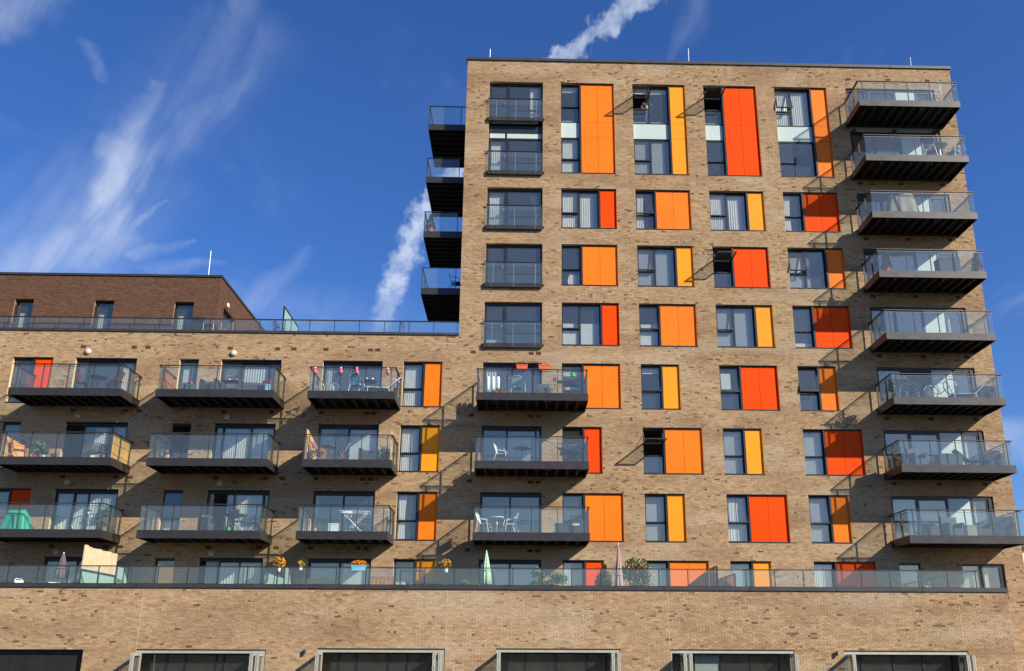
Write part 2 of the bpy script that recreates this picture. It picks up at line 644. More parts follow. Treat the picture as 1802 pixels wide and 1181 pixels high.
def Q(k):
    return -2.792 + H * k          # underside of a balcony


def DK(k):
    return Q(k) + 0.31             # deck / floor level


def S(k):
    return -1.418 + H * k          # handrail top


GROUND = -1.2
YP = -4.784                        # podium face
TERR = 3.36                        # terrace floor


# ------------------------------------------------------------------ brickwork
class Patch:
    """smooth random field, gives the walls their paler and browner areas"""
    def __init__(self, seed, su, sz):
        r = np.random.RandomState(seed)
        self.g = r.rand(64, 64)
        self.su, self.sz = su, sz

    def __call__(self, u, z):
        a, b = u / self.su + 20.0, z / self.sz + 20.0
        i, j = int(math.floor(a)), int(math.floor(b))
        fa, fb = a - i, b - j
        fa, fb = fa * fa * (3 - 2 * fa), fb * fb * (3 - 2 * fb)
        g = self.g
        i %= 63
        j %= 63
        return (g[i, j] * (1 - fa) + g[i + 1, j] * fa) * (1 - fb) + (g[i, j + 1] * (1 - fa) + g[i + 1, j + 1] * fa) * fb


P1, P2, P3, P4 = Patch(3, 3.7, 0.8), Patch(9, 1.3, 0.35), Patch(5, 1.6, 0.7), Patch(14, 2.3, 0.6)
SALT = np.array(lin((184, 168, 142))[:3])
BUFF = [np.array(lin(c)[:3]) for c in ((160, 134, 101), (153, 126, 94), (167, 141, 107), (147, 118, 89), (157, 128, 99), (163, 136, 101))]
BROWNISH = np.array(lin((132, 101, 74))[:3])
DARKS = [np.array(lin(c)[:3]) for c in ((108, 84, 63), (122, 95, 72), (96, 75, 59), (130, 102, 78))]
PENT = [np.array(lin(c)[:3]) for c in ((93, 67, 52), (89, 63, 48), (97, 70, 54), (86, 60, 47), (91, 65, 50), (95, 68, 52))]


def tone_buff(u, z, R, half=False):
    c = BUFF[R.randrange(6)]
    p = 0.55 * P1(u, z) + 0.45 * P2(u, z)
    c = c * (1 - 0.45 * max(0.0, p - 0.48) / 0.3) + BROWNISH * (0.45 * max(0.0, p - 0.48) / 0.3)
    c = c * (0.93 + 0.14 * R.random()) * (1.08 - 0.16 * p)
    dk = P3(u, z)
    if R.random() < (0.015 + 0.13 * max(0.0, dk - 0.40)) * (2.6 if half else 0.75):
        c = DARKS[R.randrange(4)] * (0.75 + 0.5 * R.random())
    wsh = P4(u, z)
    if wsh > 0.66:                       # pale salts washed out of the joints
        k = min(0.30, (wsh - 0.66) * 1.4)
        c = c * (1 - k) + SALT * k
    return c


def tone_brown(u, z, R, half=False):
    c = PENT[R.randrange(6)]
    return c * (0.92 + 0.16 * R.random())


def brick_rects(u0, u1, z0, z1, holes, R, tone, jog=0.0):
    """every brick of a wall as (ua, ub, za, zb, colour), cut at the openings"""
    out = []
    r0 = int(math.floor(z0 / 0.075)) - 1
    r1 = int(math.ceil(z1 / 0.075)) + 1
    for r in range(r0, r1):
        za, zb = r * 0.075 + 0.005, r * 0.075 + 0.070
        za, zb = max(za, z0), min(zb, z1)
        if zb - za < 0.012:
            continue
        segs = [(u0, u1, za, zb)]
        for h in holes:
            if h[2] >= zb or h[3] <= za:
                continue
            ns = []
            for s in segs:
                if h[1] <= s[0] or h[0] >= s[1]:
                    ns.append(s)
                    continue
                if h[0] > s[0]:
                    ns.append((s[0], h[0], s[2], s[3]))
                if h[1] < s[1]:
                    ns.append((h[1], s[1], s[2], s[3]))
                ma, mb = max(s[0], h[0]), min(s[1], h[1])
                if h[2] - s[2] > 0.014:
                    ns.append((ma, mb, s[2], h[2]))
                if s[3] - h[3] > 0.014:
                    ns.append((ma, mb, h[3], s[3]))
            segs = ns
        off = (0.1125 if r % 2 else 0.0) + jog
        for (a, b, c, d) in segs:
            k = int(math.floor((a - off) / 0.225)) - 1
            while True:
                x0 = off + k * 0.225
                k += 1
                if x0 > b:
                    break
                xa, xb = max(x0 + 0.005, a), min(x0 + 0.220, b)
                if xb - xa < 0.018:
                    continue
                if xb - xa > 0.2 and R.random() < 0.22:       # a pair of headers in place of a stretcher
                    xm = 0.5 * (xa + xb)
                    out.append((xa, xm - 0.005, c, d, tone(xa, 0.5 * (c + d), R, True)))
                    out.append((xm + 0.005, xb, c, d, tone(xb, 0.5 * (c + d), R, True)))
                else:
                    out.append((xa, xb, c, d, tone(0.5 * (xa + xb), 0.5 * (c + d), R)))
    return out


def bricks_object(name, rects, material, parent, place, proud=0.006, R=rnd):
    """place(u, d, z): wall coordinates to world, d outwards"""
    n = len(rects)
    V = np.zeros((n * 8, 3), np.float32)
    F = np.zeros((n * 5, 4), np.int32)
    Cc = np.ones((n * 5, 4), np.float32)
    for i, (a, b, c, d, t) in enumerate(rects):
        p = proud + R.uniform(-0.002, 0.003)
        for j, q in enumerate(((a, 0, c), (b, 0, c), (b, 0, d), (a, 0, d), (a, p, c), (b, p, c), (b, p, d), (a, p, d))):
            V[i * 8 + j] = place(*q)
        e = i * 8
        F[i * 5:i * 5 + 5] = ((e + 4, e + 5, e + 6, e + 7), (e, e + 1, e + 5, e + 4), (e + 1, e + 2, e + 6, e + 5),
                              (e + 2, e + 3, e + 7, e + 6), (e + 3, e, e + 4, e + 7))
        Cc[i * 5:i * 5 + 5, :3] = t
    me = bpy.data.meshes.new(name)
    me.vertices.add(n * 8)
    me.vertices.foreach_set('co', V.ravel())
    me.loops.add(n * 20)
    me.loops.foreach_set('vertex_index', F.ravel())
    me.polygons.add(n * 5)
    me.polygons.foreach_set('loop_start', np.arange(0, n * 20, 4, dtype=np.int32))
    me.polygons.foreach_set('use_smooth', np.zeros(n * 5, dtype=bool))
    me.update(calc_edges=True)
    at = me.attributes.new('tone', 'FLOAT_COLOR', 'FACE')
    at.data.foreach_set('color', Cc.ravel())
    me.materials.append(MATS[material])
    me.validate()
    o = bpy.data.objects.new(name, me)
    COL.objects.link(o)
    o.parent = parent
    o['kind'] = 'stuff'
    return o


def cells(u0, u1, z0, z1, holes):
    us = sorted({u0, u1, *[min(max(h[i], u0), u1) for h in holes for i in (0, 1)]})
    zs = sorted({z0, z1, *[min(max(h[i], z0), z1) for h in holes for i in (2, 3)]})
    out = []
    for a, b in zip(us, us[1:]):
        for c, d in zip(zs, zs[1:]):
            if b - a < 1e-5 or d - c < 1e-5:
                continue
            mu, mz = (a + b) / 2, (c + d) / 2
            if any(h[0] < mu < h[1] and h[2] < mz < h[3] for h in holes):
                continue
            out.append((a, b, c, d))
    return out


def front_wall(parent, u0, u1, z0, z1, holes, y, tone, bmat, mmat, seed, thick=0.30, revs=None, jog=0.0):
    """wall part (bed of mortar, inner leaf, reveals) with its bricks as sub-parts"""
    mb = MB()
    for a, b, c, d in cells(u0, u1, z0, z1, holes):
        mb.quad((a, y, c), (b, y, c), (b, y, d), (a, y, d))
        mb.quad((b, y + thick, c), (a, y + thick, c), (a, y + thick, d), (b, y + thick, d))
    for h in (revs if revs is not None else holes):
        a, b, c, d = h[:4]
        y1 = y + thick
        mb.quad((a, y, c), (a, y1, c), (a, y1, d), (a, y, d))
        mb.quad((b, y1, c), (b, y, c), (b, y, d), (b, y1, d))
        mb.quad((a, y, d), (a, y1, d), (b, y1, d), (b, y, d))
        mb.quad((a, y1, c), (a, y, c), (b, y, c), (b, y1, c))
    w = mb.build('wall', mmat, parent)
    R = random.Random(seed)
    rects = brick_rects(u0, u1, z0, z1, holes, R, tone, jog)
    return w, rects, R


# ------------------------------------------------------------------ buildings
tower = building('apartment_tower', 'tall buff brick apartment tower with orange, red and yellow window panels', (12.15, 6.0, GROUND))
wing = building('apartment_wing', 'lower buff brick wing with glass balconies, left of the tower', (-12.0, 6.0, GROUND))
pent = building('penthouse', 'dark brown brick penthouse storey set on the roof of the left wing', (-16.0, 4.0, 15.3))
podium = building('podium', 'long single storey buff brick podium with shopfront openings and glass-railed roof terrace', (2.0, YP / 2, GROUND))

TX0, TX1, TZ = 0.0, 24.30, 29.93
C1 = (1.125, 3.763)
C2, C3, C4, C5 = 4.657, 8.200, 11.739, 15.289
WIDE, NARR = 2.638, 1.755
C6 = (18.88, 23.38)

# panel windows of the tower: column, floor, opening width, glass width, colour, state, curtain
PW = [
    (C2, 10, WIDE, 0.90, 'orange', 'shut', 'blindtop'), (C3, 10, WIDE, 1.77, 'amber', 'wide', 'blindtop'),
    (C4, 10, WIDE, 0.90, 'red', 'wide', None), (C5, 10, WIDE, 1.77, 'orange', 'ajar2', 'sheets'),
    (C2, 8, WIDE, 1.77, 'red', 'vent', 'full'), (C3, 8, WIDE, 0.90, 'orange', 'ajar', 'side'),
    (C4, 8, WIDE, 1.77, 'amber', 'shut', 'full'), (C5, 8, WIDE, 0.90, 'red', 'shut', 'side'),
    (C2, 7, WIDE, 0.90, 'orange', 'vent', 'cone'), (C3, 7, WIDE, 1.77, 'amber', 'ajar', 'grey'),
    (C4, 7, WIDE, 0.90, 'red', 'wide', None), (C5, 7, WIDE, 1.77, 'orange', 'ajar2', 'greysq'),
    (C2, 6, WIDE, 1.77, 'red', 'vent', 'halfblind'), (C3, 6, WIDE, 0.90, 'orange', 'ajar', 'halfblind'),
    (C4, 6, WIDE, 1.77, 'amber', 'ajar', 'grey'), (C5, 6, WIDE, 0.90, 'red', 'shut', 'low'),
    (C2, 5, WIDE, 0.90, 'orange', 'shut', 'side'), (C3, 5, NARR, 0.90, 'amber', 'ajar', 'blindtop'),
    (C4, 5, WIDE, 0.90, 'red', 'ajar', 'square'), (C5, 5, NARR, 0.90, 'orange', 'ajar2', None),
    (C2, 4, NARR, 0.90, 'red', 'ajar2', None), (C3, 4, WIDE, 0.90, 'orange', 'wide', None),
    (C4, 4, NARR, 0.90, 'amber', 'shut', 'grey'), (C5, 4, WIDE, 0.90, 'red', 'shut', 'grey'),
    (C2, 3, WIDE, 0.90, 'orange', 'shut', 'low'), (C3, 3, NARR, 0.90, 'amber', 'shut', 'greysq'),
    (C4, 3, WIDE, 0.90, 'red', 'ajar', 'full'), (C5, 3, NARR, 0.90, 'orange', 'ajar', 'grey'),
    (C2, 2, NARR, 0.90, 'red', 'door', 'side'), (C3, 2, WIDE, 0.90, 'orange', 'door', 'grey'),
    (C4, 2, NARR, 0.90, 'amber', 'door', 'grey'), (C5, 2, WIDE, 0.90, 'red', 'door', 'full'),
]


def pw_hole(w):
    x, k, ww = w[0], w[1], w[2]
    if k == 10:
        return (x, x + ww, BZ[9], T(10))
    if k == 2:
        return (x, x + ww, TERR + 0.02, T(2))
    return (x, x + ww, BZ[k], T(k))


t_holes = [pw_hole(w) for w in PW]
t_doors = [(C1[0], C1[1], (TERR + 0.02) if k == 2 else DK(k), T(k)) for k in (2, 3, 4, 5)]
t_jul = [(C1[0], C1[1], Q(k) + 0.05, T(k)) for k in (6, 7, 8)] + [(C1[0], C1[1], Q(9) + 0.05, T(10))]
t_right = [(C6[0], C6[1], DK(k), T(k)) for k in (3, 4, 5, 6, 7, 8)] + [(C6[0], C6[1], DK(9), T(10))]
t_r2 = [(18.92, 19.86, TERR + 0.02, 5.38), (21.62, 23.44, 3.95, 5.36)]
real = t_holes + t_doors + t_jul + t_right + t_r2
low = (TX0 - 1, 20.70, GROUND - 1, 3.30)

w, rects, R = front_wall(tower, TX0, TX1, GROUND, TZ, real + [low], 0.0, tone_buff, 'brick_buff', 'mortar', 11, revs=real)
bricks_object('brickwork', rects, 'brick_buff', w, lambda u, d, z: (u, -d, z))
tower_wall = w
# flanks, back and roof of the tower
mb = MB()
mb.box(TX0, TX0 + 0.3, 0.31, 14.0, 3.3, TZ)
mb.box(TX1 - 0.3, TX1, 0.31, 14.0, GROUND, TZ)
mb.box(TX0, TX1, 14.0, 14.3, GROUND, TZ)
mb.build('flank_wall', 'brick_flank' if 'brick_flank' in MATS else 'mortar', tower)
MB().box(TX0 + 0.31, TX1 - 0.31, 0.31, 13.99, TZ - 0.5, TZ - 0.35).build('roof', 'roof_felt', tower)


def coping_run(bld, x0, x1, y0, y1, z0, z1, n, m='coping_metal'):
    """folded metal cappings laid end to end, joint straps between them"""
    L = (x1 - x0) / n
    for i in range(n):
        d = rnd.uniform(-0.002, 0.002)
        MB().box(x0 + i * L + 0.004, x0 + (i + 1) * L - 0.004, y0 + d, y1, z0, z1 + d).build('coping', m, bld)
        if i:
            MB().box(x0 + i * L - 0.03, x0 + i * L + 0.03, y0 - 0.008, y1 - 0.01, z0 + 0.004, z1 + 0.006).build('joint_strap', m, bld)


coping_run(tower, TX0 - 0.06, TX1 + 0.06, -0.07, 0.35, TZ + 0.003, TZ + 0.15, 8)
for xa in (TX0 - 0.06, TX1 - 0.35):
    MB().box(xa, xa + 0.41, 0.353, 14.3, TZ + 0.003, TZ + 0.15).build('coping', 'coping_metal', tower)
for x in (7.78, 14.83):
    MB().box(x - 0.004, x + 0.004, -0.0105, -0.001, 5.6, TZ).build('movement_joint', 'mortar', tower_wall)
for x, y, z in ((1.10, 0.15, 30.72), (11.12, 0.15, 30.98), (22.46, 0.15, 30.74)):
    m_ = MB().tube([(x, y, TZ + 0.15), (x + 0.01, y, z)], 0.016, 6)
    m_.box(x - 0.05, x + 0.05, y - 0.05, y + 0.05, TZ + 0.15, TZ + 0.18)
    m_.build('lightning_rod', 'white_paint', tower)


def interior(parent, x0, x1, ks, depth, walls):
    for k in ks:
        z = Q(k) + 0.02 if k > 2 else TERR - 0.30
        MB().box(x0, x1, 0.302, depth, z, z + 0.27).build('floor_slab', 'ceiling', parent)
    m_ = MB()
    m_.box(x0, x1, depth + 0.002, depth + 0.1, GROUND, Q(ks[-1]) + H + 0.3)
    for x in walls:
        m_.box(x - 0.05, x + 0.05, 0.303, depth, GROUND + 0.5, Q(ks[-1]) + H + 0.2)
    m_.build('inner_wall', 'room', parent)


interior(tower, 0.301, 23.99, [2, 3, 4, 5, 6, 7, 8, 9, 10], 4.5, (4.2, 7.75, 11.3, 14.85, 18.4))

# wing -------------------------------------------------------------
WX0, WZ = -27.0, 15.35
D1, D2, D3 = (-16.868, -14.184), (-10.480, -7.822), (-5.990, -3.343)
A2 = (-12.316, -11.466)
CC = -2.412
WPW = [(CC, 5, 1.747, 0.87, 'orange', 'shut', 'sheets'), (CC, 4, 1.747, 0.87, 'amber', 'shut', 'full'),
       (CC, 3, 1.747, 0.87, 'orange', 'shut', 'side'), (CC, 2, 1.747, 0.87, 'amber', 'door', 'halfblind'),
       (-19.60, 5, 1.76, 0.87, 'red', 'shut', None), (-19.62, 3, 1.79, 0.87, 'red', 'shut', 'grey')]
WDB = {(5, 1): (0.21, 0.68), (4, 1): (0.28, 0.73), (3, 1): (0.30, 0.52), (2, 1): (0.5,),
       (5, 2): (0.33, 0.80), (4, 2): (0.14, 0.60), (3, 2): (0.30, 0.43, 0.90), (2, 2): (0.30, 0.62),
       (5, 3): (0.5,), (4, 3): (0.5,), (3, 3): (0.49,), (2, 3): (0.5,)}
w_doors = []
for c, dx in ((1, D1), (2, D2), (3, D3)):
    for k in (2, 3, 4, 5):
        w_doors.append((dx[0], dx[1], (TERR + 0.02) if k == 2 else DK(k), T(k), k, c))
w_slim = [(A2[0], A2[1], (TERR + 0.02) if k == 2 else BZ[k], T(k), k) for k in (2, 3, 4, 5)] + [(-19.59, -18.76, BZ[4], T(4), 41)]
w_holes = [pw_hole(q) for q in WPW] + [h[:4] for h in w_doors] + [h[:4] for h in w_slim]
w, rects, R = front_wall(wing, WX0, -0.004, 3.30, WZ, w_holes, 0.0, tone_buff, 'brick_buff', 'mortar', 23)
bricks_object('brickwork', [r for r in rects if r[0] > -24.0], 'brick_buff', w, lambda u, d, z: (u, -d, z))
MB().box(WX0, -0.01, 12.0, 12.3, GROUND, WZ).box(WX0, WX0 + 0.3, 0.31, 11.99, GROUND, WZ).build('flank_wall', 'mortar', wing)
MB().box(WX0 + 0.31, -0.01, 0.31, 11.99, 15.18, WZ - 0.02).build('roof', 'decking', wing)
coping_run(wing, WX0, 0.02, -0.06, 0.34, WZ + 0.003, WZ + 0.11, 9)
interior(wing, WX0 + 0.31, -0.05, [2, 3, 4, 5], 4.5, (-13.2, -6.9, -2.9))

# ------------------------------------------------------------------ windows
def frame_bars(mb, x0, x1, z0, z1, y0, y1, wd, top=None):
    mb.box(x0, x0 + wd, y0, y1, z0, z1)
    mb.box(x1 - wd, x1, y0, y1, z0, z1)
    mb.box(x0 + wd, x1 - wd, y0, y1, z0, z0 + wd)
    mb.box(x0 + wd, x1 - wd, y0, y1, z1 - (top or wd), z1)


def pane(parent, x0, x1, z0, z1, y, m='window_glass'):
    return MB().box(x0, x1, y, y + 0.012, z0, z1).build('pane', m, parent)


def wavy(parent, x0, x1, z0, z1, y, m='curtain', pleat=0.10, amp=0.013, name='curtain', gather=0.0):
    n = max(8, int((x1 - x0) / pleat * 6))
    mb = MB()
    ph = rnd.uniform(0, 6)
    rows = 5
    for r in range(rows):
        f = r / (rows - 1)
        z = z1 + (z0 - z1) * f
        for i in range(n + 1):
            t = i / n
            x = x0 + (x1 - x0) * t
            a = amp * (1 + 0.4 * math.sin(5 * t + ph)) * (0.6 + 0.6 * f)
            xx = x + gather * math.sin(PI * f) * (0.5 - t) * (x1 - x0)
            mb.v.append((xx, y + a * math.sin(2 * PI * (x - x0) / pleat + 1.7 * math.sin(3 * t + ph)), z))
    for r in range(rows - 1):
        for i in range(n):
            a = r * (n + 1) + i
            mb.f.append((a, a + 1, a + n + 2, a + n + 1))
    return mb.build(name, m, parent, True)


def slats(parent, x0, x1, z0, z1, y, m='blind', step=0.11, ang=0.6):
    mb = MB()
    x = x0
    while x < x1 - 0.03:
        dx, dy = 0.05 * math.cos(ang), 0.05 * math.sin(ang)
        mb.box(x - 0.001, x + 0.001, 0, 0, 0, 0) if False else None
        mb.quad((x - dx, y - dy, z0), (x + dx, y + dy, z0), (x + dx, y + dy, z1), (x - dx, y - dy, z1))
        x += step
    return mb.build('vertical_blind', m, parent)


def sash(parent, x0, x1, z0, z1, state):
    """top-hung casement leaf: frame and pane as sub-parts of the window"""
    h = z1 - z0
    if state == 'wide':
        hz, ang = z1 - 0.60, math.radians(88)
        h = min(h, 1.20)
    else:
        hz, ang = z1, math.radians({'shut': 0, 'vent': 1.5, 'ajar': 5, 'ajar2': 13}[state])
    Rm = Matrix.Rotation(-ang, 3, 'X')

    def put(mb):
        mb.v = [tuple(Vector((v[0], 0.15, hz)) + Rm @ Vector((0, v[1], v[2]))) for v in mb.v]
        return mb
    wd = 0.05
    mb = MB()
    frame_bars(mb, x0, x1, -h, 0, 0, 0.055, wd)
    put(mb).build('sash', 'frame_metal', parent)
    mb = MB().box(x0 + wd, x1 - wd, 0.02, 0.032, -h + wd, -wd)
    put(mb).build('pane', 'window_glass', parent)
    if state == 'wide':
        st = MB()
        for x in (x0 + 0.015, x1 - 0.015):
            st.bar((x, 0.16, z1 - 0.08), (x, -0.30, hz + 0.012), 0.012, 0.02)
        st.build('stay_arm', 'steel', parent)


def unit(wo, mbf, x0, x1, z0, z1, two, state, shut_lower=True):
    """glazed unit: casement over a fixed light, optional tall fixed light beside it"""
    wd = 0.045
    xs = [(x0, x1)] if not two else [(x0, x0 + (x1 - x0) * 0.47), (x0 + (x1 - x0) * 0.47, x1)]
    zt = z0 + (z1 - z0) * 0.40
    a, b = xs[0]
    frame_bars(mbf, a, b, z0, z1, 0.19, 0.26, wd)
    mbf.box(a + wd, b - wd, 0.19, 0.26, zt - 0.03, zt + 0.03)
    pane(wo, a + wd, b - wd, z0 + wd, zt - 0.03, 0.22)
    sash(wo, a + 0.012, b - 0.012, zt + 0.005, z1 - 0.02, state)
    if two:
        a, b = xs[1]
        frame_bars(mbf, a, b, z0, z1, 0.19, 0.26, wd)
        pane(wo, a + wd, b - wd, z0 + wd, z1 - wd, 0.22)


def dress(wo, x0, x1, z0, z1, kind, y=0.300):
    w_ = x1 - x0
    if kind == 'full':
        wavy(wo, x0 + 0.02, x0 + w_ * 0.47, z0, z1 - 0.05, y, 'curtain')
        wavy(wo, x0 + w_ * 0.52, x1 - 0.02, z0, z1 - 0.05, y + 0.02, 'curtain')
    elif kind == 'side':
        wavy(wo, x0 + 0.02, x0 + min(0.42, w_ * 0.55), z0, z1 - 0.05, y, 'curtain', gather=0.25)
    elif kind == 'sheets':
        slats(wo, x0 + 0.05, x1 - 0.03, z0, z1, y, 'blind', 0.10, 0.25)
    elif kind == 'blindtop':
        MB().box(x0 + 0.02, x1 - 0.02, y, y + 0.012, z1 - 0.32, z1).build('roller_blind', 'blind', wo)
    elif kind == 'halfblind':
        MB().box(x0 + 0.02, x1 - 0.02, y, y + 0.012, z0, z0 + (z1 - z0) * 0.56).build('roller_blind', 'blind', wo)
    elif kind == 'low':
        MB().box(x0 + 0.05, x1 - 0.05, y, y + 0.012, z0, z0 + 0.28).build('cushion', 'blind', wo)
    elif kind == 'grey':
        MB().box(x0 + 0.02, x1 - 0.02, y, y + 0.012, z0, z1).build('roller_blind', 'blind_grey', wo)
    elif kind == 'greysq':
        MB().box(x0 + 0.02, x0 + w_ * 0.6, y, y + 0.012, z0, z0 + (z1 - z0) * 0.82).build('roller_blind', 'blind_grey', wo)
    elif kind == 'square':
        MB().box(x0 + 0.06, x0 + w_ * 0.62, y, y + 0.012, z0 + (z1 - z0) * 0.5, z1 - 0.25).build('roller_blind', 'blind', wo)
    elif kind == 'cone':
        wavy(wo, x0 + 0.40, x1 - 0.1, z0, z0 + 0.62, y, 'curtain', gather=-0.5)


def panel_window(bld, spec):
    x, k, ww, gw, colr, state, cur = spec
    x0, x1, z0, z1 = pw_hole(spec)
    xg = x0 + gw
    m = 'panel_' + colr
    f = MB()
    top = 0.045
    # head, jamb between glass and panels, carrier plate behind the panels
    f.box(x0, xg, 0.17, 0.28, z1 - top, z1)
    f.box(xg + 0.085, x1, 0.09, 0.20, z1 - top, z1)
    f.box(xg, xg + 0.085, 0.03, 0.28, z0, z1)
    f.box(xg + 0.085, x1, 0.125, 0.20, z0, z1 - top)
    f.box(x0, x1, -0.025, 0.28, z0 - 0.03, z0 + 0.012)
    f.box(x0, x1, -0.012, 0.028, z1 - 0.018, z1 + 0.008)
    wo = f.build('window', 'frame_metal', bld)
    g = MB()
    px0, px1 = xg + 0.092, x1 - 0.034
    ncol = 2 if (px1 - px0) > 1.2 else 1
    if k == 10:
        za = z0 + 0.012
        zs = [za, za + 1.99, za + 2.84, z1 - top]
        s0, s1 = za + 2.00, za + 2.82
        lower = (za, s0 - 0.03)
        upper = (s1 + 0.05, z1 - top)
        MB().box(x0 + 0.01, xg - 0.01, 0.15, 0.19, s0, s1).build('spandrel_panel', 'spandrel', wo)
        unit(wo, g, x0, xg, lower[0], lower[1], gw > 1.2, 'shut')
        unit(wo, g, x0, xg, upper[0], upper[1], gw > 1.2, state)
        dress(wo, x0, xg, lower[0], lower[1], 'sheets' if x < 5 else ('grey' if x < 9 else None))
        dress(wo, x0, xg, upper[0], upper[1], cur)
    elif state == 'door':
        zs = [z0 + 0.012, z1 - top]
        frame_bars(g, x0, xg, zs[0], zs[1], 0.19, 0.26, 0.06)
        pane(wo, x0 + 0.06, xg - 0.06, zs[0] + 0.06, zs[1] - 0.06, 0.22)
        dress(wo, x0, xg, zs[0], zs[1], cur)
    else:
        zs = [z0 + 0.012, z1 - top]
        unit(wo, g, x0, xg, zs[0], zs[1], gw > 1.2, state)
        dress(wo, x0, xg, zs[0], zs[1], cur)
    g.build('glazing_frame', 'frame_metal', wo)
    gap = 0.007
    for i in range(ncol):
        a = px0 + (px1 - px0) * i / ncol + (gap if i else 0)
        b = px0 + (px1 - px0) * (i + 1) / ncol - (gap if i < ncol - 1 else 0)
        for c, d in zip(zs, zs[1:]):
            MB().box(a, b, 0.075, 0.12, c + 0.006, d - 0.006).build('cladding_panel', m, wo)
    MB().box(x1 - 0.030, x1 - 0.004, 0.004, 0.124, z0 + 0.014, z1 - 0.022).build('reveal_lining', m, wo)
    return wo


for q in PW:
    panel_window(tower, q)
for q in WPW:
    panel_window(wing, q)


def patio_door(bld, x0, x1, z0, z1, muls, open_leaf=None, dressing=()):
    """sliding door: outer frame with one pane per leaf"""
    f = MB()
    frame_bars(f, x0, x1, z0, z1, 0.15, 0.29, 0.07, 0.11)
    f.box(x0, x1, -0.01, 0.03, z1 - 0.02, z1 + 0.006)
    do = f.build('patio_door', 'frame_metal', bld)
    g = MB()
    xs = [x0 + 0.07] + [x0 + (x1 - x0) * m_ for m_ in muls] + [x1 - 0.07]
    for i, (a, b) in enumerate(zip(xs, xs[1:])):
        y = 0.165 if i % 2 == 0 else 0.225
        if i == open_leaf:
            continue
        frame_bars(g, a - 0.02, b + 0.02, z0 + 0.071, z1 - 0.111, y, y + 0.05, 0.06)
        pane(do, a + 0.04, b - 0.04, z0 + 0.131, z1 - 0.171, y + 0.02)
    g.build('leaf_frame', 'frame_metal', do)
    for (kind, fa, fb) in dressing:
        a, b = x0 + (x1 - x0) * fa, x0 + (x1 - x0) * fb
        if kind == 'v':
            slats(do, a, b, z0 + 0.08, z1 - 0.1, 0.335, 'blind', 0.115, 0.5)
        elif kind == 'c':
            wavy(do, a, b, z0 + 0.08, z1 - 0.1, 0.335, 'curtain')
        elif kind == 'k':
            wavy(do, a, b, z0 + 0.08, z1 - 0.1, 0.335, 'curtain_cream')
        elif kind == 'o':
            wavy(do, a, b, z0 + 0.08, z1 - 0.1, 0.335, 'curtain_olive')
        elif kind == 'g':
            MB().box(a, b, 0.32, 0.33, z0 + 0.08, z1 - 0.1).build('roller_blind', 'blind_grey', do)
        elif kind == 'b':
            MB().box(a, b, 0.32, 0.33, z0 + 0.08, z1 - 0.1).build('roller_blind', 'blind', do)
    return do


WD_DRESS = {(5, 1): (('o', 0.03, 0.2), ('c', 0.75, 0.97)), (4, 1): (('c', 0.45, 0.62), ('c', 0.78, 0.97)), (3, 1): (('v', 0.05, 0.5), ('v', 0.55, 0.97)),
            (2, 1): (('g', 0.05, 0.6),), (5, 2): (('o', 0.04, 0.32), ('v', 0.35, 0.78)), (4, 2): (('b', 0.02, 0.13), ('c', 0.16, 0.55), ('b', 0.62, 0.97)),
            (3, 2): (('k', 0.02, 0.09), ('k', 0.30, 0.42), ('c', 0.46, 0.9)), (2, 2): (('v', 0.1, 0.97),),
            (5, 3): (('k', 0.05, 0.14), ('c', 0.88, 0.97)), (4, 3): (('g', 0.05, 0.25), ('b', 0.52, 0.97)), (3, 3): (('c', 0.03, 0.08), ('c', 0.9, 0.97)),
            (2, 3): (('g', 0.05, 0.45), ('b', 0.55, 0.97))}
WD_OPEN = {(4, 1): 0, (3, 2): 0, (2, 2): 0}
for h in w_doors:
    key = (h[4], h[5])
    patio_door(wing, h[0], h[1], h[2], h[3], WDB[key], WD_OPEN.get(key), WD_DRESS.get(key, ()))
TD = {2: ((0.5,), None, (('c', 0.1, 0.47), ('c', 0.52, 0.97))), 3: ((0.49,), None, ()), 4: ((0.42, 0.9), None, (('g', 0.45, 0.88),)),
      5: ((0.5, 0.86), None, (('v', 0.08, 0.26),))}
for h, k in zip(t_doors, (2, 3, 4, 5)):
    patio_door(tower, *h, *TD[k])
for h in w_slim:
    x0, x1, z0, z1, k = h
    f = MB()
    f.box(x0, x1, 0.17, 0.28, z1 - 0.05, z1)
    f.box(x0, x1, -0.025, 0.28, z0 - 0.03, z0 + 0.012)
    wo = f.build('window', 'frame_metal', wing)
    g = MB()
    if k == 2:
        frame_bars(g, x0, x1, z0 + 0.012, z1 - 0.05, 0.19, 0.26, 0.07)
        pane(wo, x0 + 0.07, x1 - 0.07, z0 + 0.08, z1 - 0.12, 0.22)
    else:
        unit(wo, g, x0, x1, z0 + 0.012, z1 - 0.05, False, {5: 'shut', 4: 'wide', 3: 'ajar', 41: 'shut'}[k])
    g.build('glazing_frame', 'frame_metal', wo)
    if k == 5:
        MB().box(x0 + 0.08, x0 + 0.5, 0.40, 0.41, z0, z1 - 0.2).build('roller_blind', 'blind', wo)
    if k == 41:
        MB().box(x0 + 0.05, x1 - 0.05, 0.36, 0.37, z0, z1 - 0.1).build('roller_blind', 'blind_grey', wo)
    if k == 3:
        MB().box(x0 + 0.05, x1 - 0.35, 0.40, 0.41, z0 + 0.1, z0 + 0.7).build('roller_blind', 'blind', wo)

